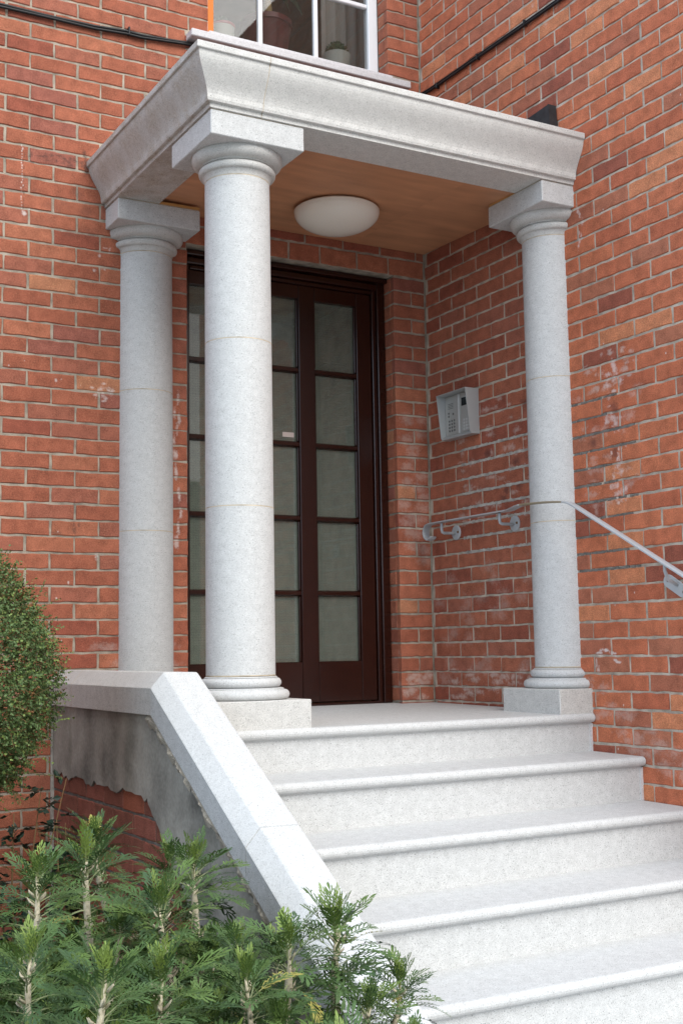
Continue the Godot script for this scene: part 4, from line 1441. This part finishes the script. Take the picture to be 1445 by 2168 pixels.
func shoot(label: String, top: Vector3, foot: Vector3, size: float, leaves: int, seed_: int, join := false) -> void:
	var r := RandomNumberGenerator.new(); r.seed = seed_
	var t := thing("feathery_plant", label, "plant", foot, "feathery leaved plants in the bed")
	var axis := top - foot
	var side := Vector3(r.randf_range(-1, 1), 0, r.randf_range(-1, 1)) * 0.035
	var at := func(q: float) -> Vector3:
		return axis * q + side * sin(q * PI * 1.6)
	# knobbly pale stem
	var st := begin(true)
	var pts: Array = []; var rad: Array = []
	for i in 29:
		var q := i / 28.0
		pts.append(at.call(q)); rad.append(lerpf(0.0112, 0.0078, q) * (1.0 if q < 0.85 else lerpf(1.0, 0.3, (q - 0.85) / 0.15)) * r.randf_range(0.75, 1.25) * size)
	tube(st, pts, rad, 7)
	# leaf scars and old leaf bases
	for i in 18:
		var q := r.randf_range(0.6, 0.98)
		var a := r.randf() * TAU
		var c: Vector3 = at.call(q)
		var d := Vector3(cos(a), 0.9, sin(a)).normalized()
		tube(st, [c + Vector3(cos(a), 0, sin(a)) * 0.005, c + d * 0.018 * size + Vector3(cos(a), 0, sin(a)) * 0.004, c + d * r.randf_range(0.022, 0.030) * size], [0.0036, 0.0024, 0.0008], 4)
	put("stem", done(st), M.stem, t)
	var gold := 2.39996
	var joined := SurfaceTool.new()
	for i in leaves:
		var q := i / float(leaves - 1)              # 0 the oldest and lowest, 1 the youngest at the tip
		var up: float = lerpf(0.80, 1.0, pow(q, 0.75)) if r.randf() > 0.09 else r.randf_range(0.3, 0.8)
		var phi := i * gold + r.randf_range(-0.35, 0.35)
		var elev := lerpf(10, 60, q / 0.72) if q < 0.72 else lerpf(60, 88, (q - 0.72) / 0.28)
		elev += r.randf_range(-20, 18)
		var l := (lerpf(0.142, 0.125, q / 0.72) if q < 0.72 else lerpf(0.115, 0.055, (q - 0.72) / 0.28)) * size * r.randf_range(0.8, 1.2)
		var out := Vector3(cos(phi), 0, sin(phi))
		var e := deg_to_rad(elev)
		var dir := (out * cos(e) + Vector3.UP * sin(e)).normalized()
		var face := (Vector3.UP * cos(e) - out * sin(e)).normalized().rotated(dir, r.randf_range(-0.5, 0.5))
		var x := dir.cross(face).normalized()
		var tone: int = [0, 1, 1, 2][r.randi() % 4]
		if q > 0.80: tone = 3 if r.randf() < 0.6 else 0
		elif r.randf() < 0.012: tone = 4
		var mesh: ArrayMesh = feathers[tone * 6 + r.randi() % 3 + (3 if q > 0.7 else 0)]
		var tf := Transform3D(Basis(x * l * r.randf_range(0.60, 0.88), dir * l, face * l), at.call(up))
		if join:
			joined.append_from(mesh, 0, tf)
		else:
			var o := put("leaf", mesh, M.leafy, t)
			o.transform = tf
	if join:
		put("foliage", joined.commit(), M.leafy, t).set_meta("kind", "stuff")


func shoots() -> void:
	var r := RandomNumberGenerator.new(); r.seed = 303
	for g in [Vector3(0.092, 0.148, 0.036), Vector3(0.068, 0.120, 0.036), Vector3(0.052, 0.098, 0.036), Vector3(0.165, 0.228, 0.050), Vector3(0.34, 0.30, 0.08)]:
		for k in 6:
			feathers.append(feather(r, r.randf_range(0.6, 1.2) if k < 3 else r.randf_range(0.25, 0.6), 7 if k < 3 else 6, g))
	# top of the bare stem, foot, size
	var g := -1.0
	var list := [
		["tall feathery plant low beside the bush with one long pale bare stem", Vector3(-0.629, -0.17, 2.75), 1.0],
		["broad silvery green feathery plant spreading before the exposed bricks", Vector3(-0.371, -0.21, 2.45), 1.15],
		["small feathery plant with a short pale stem below the brick corner", Vector3(-0.081, -0.285, 2.15), 0.95],
		["bright tipped feathery plant standing against the sloping coping's rendered side", Vector3(-0.025, -0.265, 2.3), 1.05],
		["feathery plant in mid bed with a thick twisted white stem", Vector3(-0.291, -0.28, 2.75), 1.15],
		["short feathery plant half hidden in the middle of the bed", Vector3(-0.371, -0.33, 2.65), 0.8],
		["feathery plant at the front of the bed nearest the bush corner", Vector3(-0.669, -0.27, 3.1), 0.95],
		["front row feathery plant with a forked pale stem at bottom of bed", Vector3(-0.635, -0.265, 3.3), 1.0],
		["front row feathery plant rising between the two thick white stems", Vector3(-0.479, -0.31, 3.2), 1.0],
		["low front feathery plant with fine yellow green shoot tips", Vector3(-0.327, -0.34, 3.2), 0.85],
		["feathery plant with a long straight white stem before the coping foot", Vector3(-0.123, -0.32, 3.0), 1.05],
		["feathery plant leaning against the shaded foot of the rendered wall", Vector3(-0.143, -0.36, 2.85), 0.8],
		["tallest feathery plant standing out against the pale granite steps", Vector3(0.045, -0.315, 2.95), 1.1],
		["slender feathery plant reaching furthest over the lower steps", Vector3(0.110, -0.44, 3.02), 0.8],
		["feathery plant with thick cream stem at the bottom edge before the steps", Vector3(0.020, -0.45, 3.15), 0.85],
		["drooping feathery shoot overhanging the lowest visible step", Vector3(0.050, -0.49, 3.25), 0.7],
		["bright yellow green feathery plant rising behind the silvery one", Vector3(-0.239, -0.20, 2.1), 0.95],
	]
	for i in list.size():
		var e: Array = list[i]
		var top: Vector3 = e[1] - Vector3(0, 0.022, 0)
		var foot := Vector3(top.x + r.randf_range(-0.13, 0.13), g, top.z + r.randf_range(-0.12, 0.12))
		if top.x > 0.0:
			foot.x = top.x - 0.12
		shoot(e[0], top, foot, e[2], 60, 1000 + i)
	# the rest of the clump: nothing tells these apart
	for k in 80:
		var z := lerpf(2.15, 3.5, (k % 15) / 14.0)
		var x := -0.86 + 0.84 * fposmod(k * 0.618, 1.0) + r.randf_range(-0.04, 0.04)
		var top := Vector3(x - (z - 2.6) * 0.22, -0.435 - r.randf_range(0.0, 0.13), z)
		shoot("leafy feathery plant filling the low clump of the bed", top, Vector3(top.x + r.randf_range(-0.14, 0.14), g, top.z + r.randf_range(-0.1, 0.1)), r.randf_range(0.75, 1.2), 42, 2000 + k, true)


func blade(st: SurfaceTool, p: Vector3, d: Vector3, n: Vector3, l: float, w: float, c: Color) -> void:
	var x := d.cross(n).normalized() * w
	st.set_color(c)
	var m := p + d * l * 0.45 + n * l * 0.08
	var tip := p + d * l
	st.add_vertex(p); st.add_vertex(m + x); st.add_vertex(tip)
	st.add_vertex(p); st.add_vertex(tip); st.add_vertex(m - x)


func bush() -> void:
	var r := RandomNumberGenerator.new(); r.seed = 88
	var t := thing("bush", "rounded small leaved evergreen bush in front of the brick wall", "bush", Vector3(-0.47, -1.0, 1.0))
	var c := Vector3(0, 1.205, 0)
	var st := begin(true)
	for k in 14:
		var a := r.randf() * TAU
		var e := c + Vector3(cos(a) * r.randf_range(0.05, 0.25), r.randf_range(-0.2, 0.3), sin(a) * r.randf_range(0.05, 0.25))
		tube(st, [Vector3(cos(a) * 0.03, 0, sin(a) * 0.03), Vector3(cos(a) * 0.06, 0.6, sin(a) * 0.06), e], [0.012, 0.009, 0.004], 6)
	put("trunk", done(st), M.twig, t)
	var n := FastNoiseLite.new(); n.seed = 12; n.frequency = 3.2; n.fractal_octaves = 3
	var lf := SurfaceTool.new(); lf.begin(Mesh.PRIMITIVE_TRIANGLES); lf.set_smooth_group(-1)
	var tw := begin(true)
	for k in 15000:
		var d := Vector3(r.randfn(), r.randfn(), r.randfn()).normalized()
		if d.z < -0.55: continue
		var bump := 1.0 + 0.16 * n.get_noise_3dv(d) + 0.08 * n.get_noise_3dv(d * 3.0)
		var depth := pow(r.randf(), 2.2) * 0.30
		var rad := Vector3(0.395, 0.465, 0.40) * bump * (1.0 - depth)
		var lower := 1.0 - 0.16 * maxf(0.0, d.y)
		var p := c + Vector3(d.x * rad.x * lower, d.y * rad.y, d.z * rad.z)
		# a sprig: a fine twig with small opposite leaves
		var sd := (d + Vector3(r.randfn(), r.randfn() + 0.35, r.randfn()) * 0.55).normalized()
		var long := r.randf_range(0.03, 0.065) * (2.2 if r.randf() < 0.03 else 1.0)
		var pale := r.randf()
		if r.randf() < 0.10:
			tube(tw, [p - sd * 0.03, p + sd * long], [0.0013, 0.0007], 3)
		var m := int(long / 0.0062)
		for i in m:
			var q := i / float(m)
			var a := r.randf() * TAU
			var s := sd.cross(Vector3(cos(a), sin(a), 0.3)).normalized()
			var ld := (s + sd * 0.5).normalized()
			var g := r.randf_range(0.75, 1.3)
			var col := Color(0.092 * g, 0.146 * g, 0.050 * g)
			if pale > 0.72 and q > 0.5: col = Color(0.150 * g, 0.205 * g, 0.055 * g)
			elif pale < 0.05: col = Color(0.20 * g, 0.095 * g, 0.035 * g)
			var nn := (d + Vector3(r.randfn(), r.randfn(), r.randfn()) * 0.6).normalized()
			blade(lf, p + sd * long * q, ld, nn.cross(ld).cross(ld).normalized() * -1.0, r.randf_range(0.008, 0.013), r.randf_range(0.0032, 0.005), col)
	put("foliage", done(lf), M.box, t).set_meta("kind", "stuff")
	put("twigs", done(tw), M.twig, t).set_meta("kind", "stuff")


func rose() -> void:
	var r := RandomNumberGenerator.new(); r.seed = 19
	for s in 2:
		var t := thing("climber", ["dark leaved climbing rose at the foot of the brick wall", "dark leafy rose shoot in the corner beside the rendered wall"][s], "plant", [Vector3(0.0, -1.0, 0.35), Vector3(0.20, -1.0, 0.42)][s])
		var st := begin(true)
		var lf := SurfaceTool.new(); lf.begin(Mesh.PRIMITIVE_TRIANGLES); lf.set_smooth_group(-1)
		for k in ([9, 6][s]):
			var a := r.randf_range(-1.0, 1.0)
			var hgt := r.randf_range(0.45, 0.86) if s == 0 else r.randf_range(0.35, 0.66)
			var tip := Vector3(a * (0.36 if s == 0 else 0.14) - (0.05 if s == 0 else 0.0), hgt, r.randf_range(-0.12, 0.2))
			tube(st, [Vector3(a * 0.05, 0, 0), Vector3(tip.x * 0.6, hgt * 0.55, tip.z * 0.4), tip], [0.006, 0.004, 0.002], 5)
			for i in 13:
				var q := r.randf_range(0.25, 1.0)
				var p := Vector3(tip.x * q, hgt * q, tip.z * q * 0.8)
				var d := Vector3(r.randfn(), r.randfn() * 0.5, r.randfn()).normalized()
				for j in 5:
					var base := p + d * 0.018 * (j / 2 + 1)
					var sdv := (d + d.cross(Vector3.UP) * (1.0 if j % 2 else -1.0) * (0.0 if j == 4 else 1.2)).normalized()
					var g := r.randf_range(0.7, 1.3)
					blade(lf, base, sdv, (Vector3.UP + Vector3(r.randfn(), r.randfn(), r.randfn()) * 0.4).normalized(), r.randf_range(0.028, 0.042), r.randf_range(0.010, 0.014), Color(0.016 * g, 0.036 * g, 0.022 * g))
		put("stem", done(st), M.twig, t)
		put("foliage", done(lf), M.rose, t).set_meta("kind", "stuff")
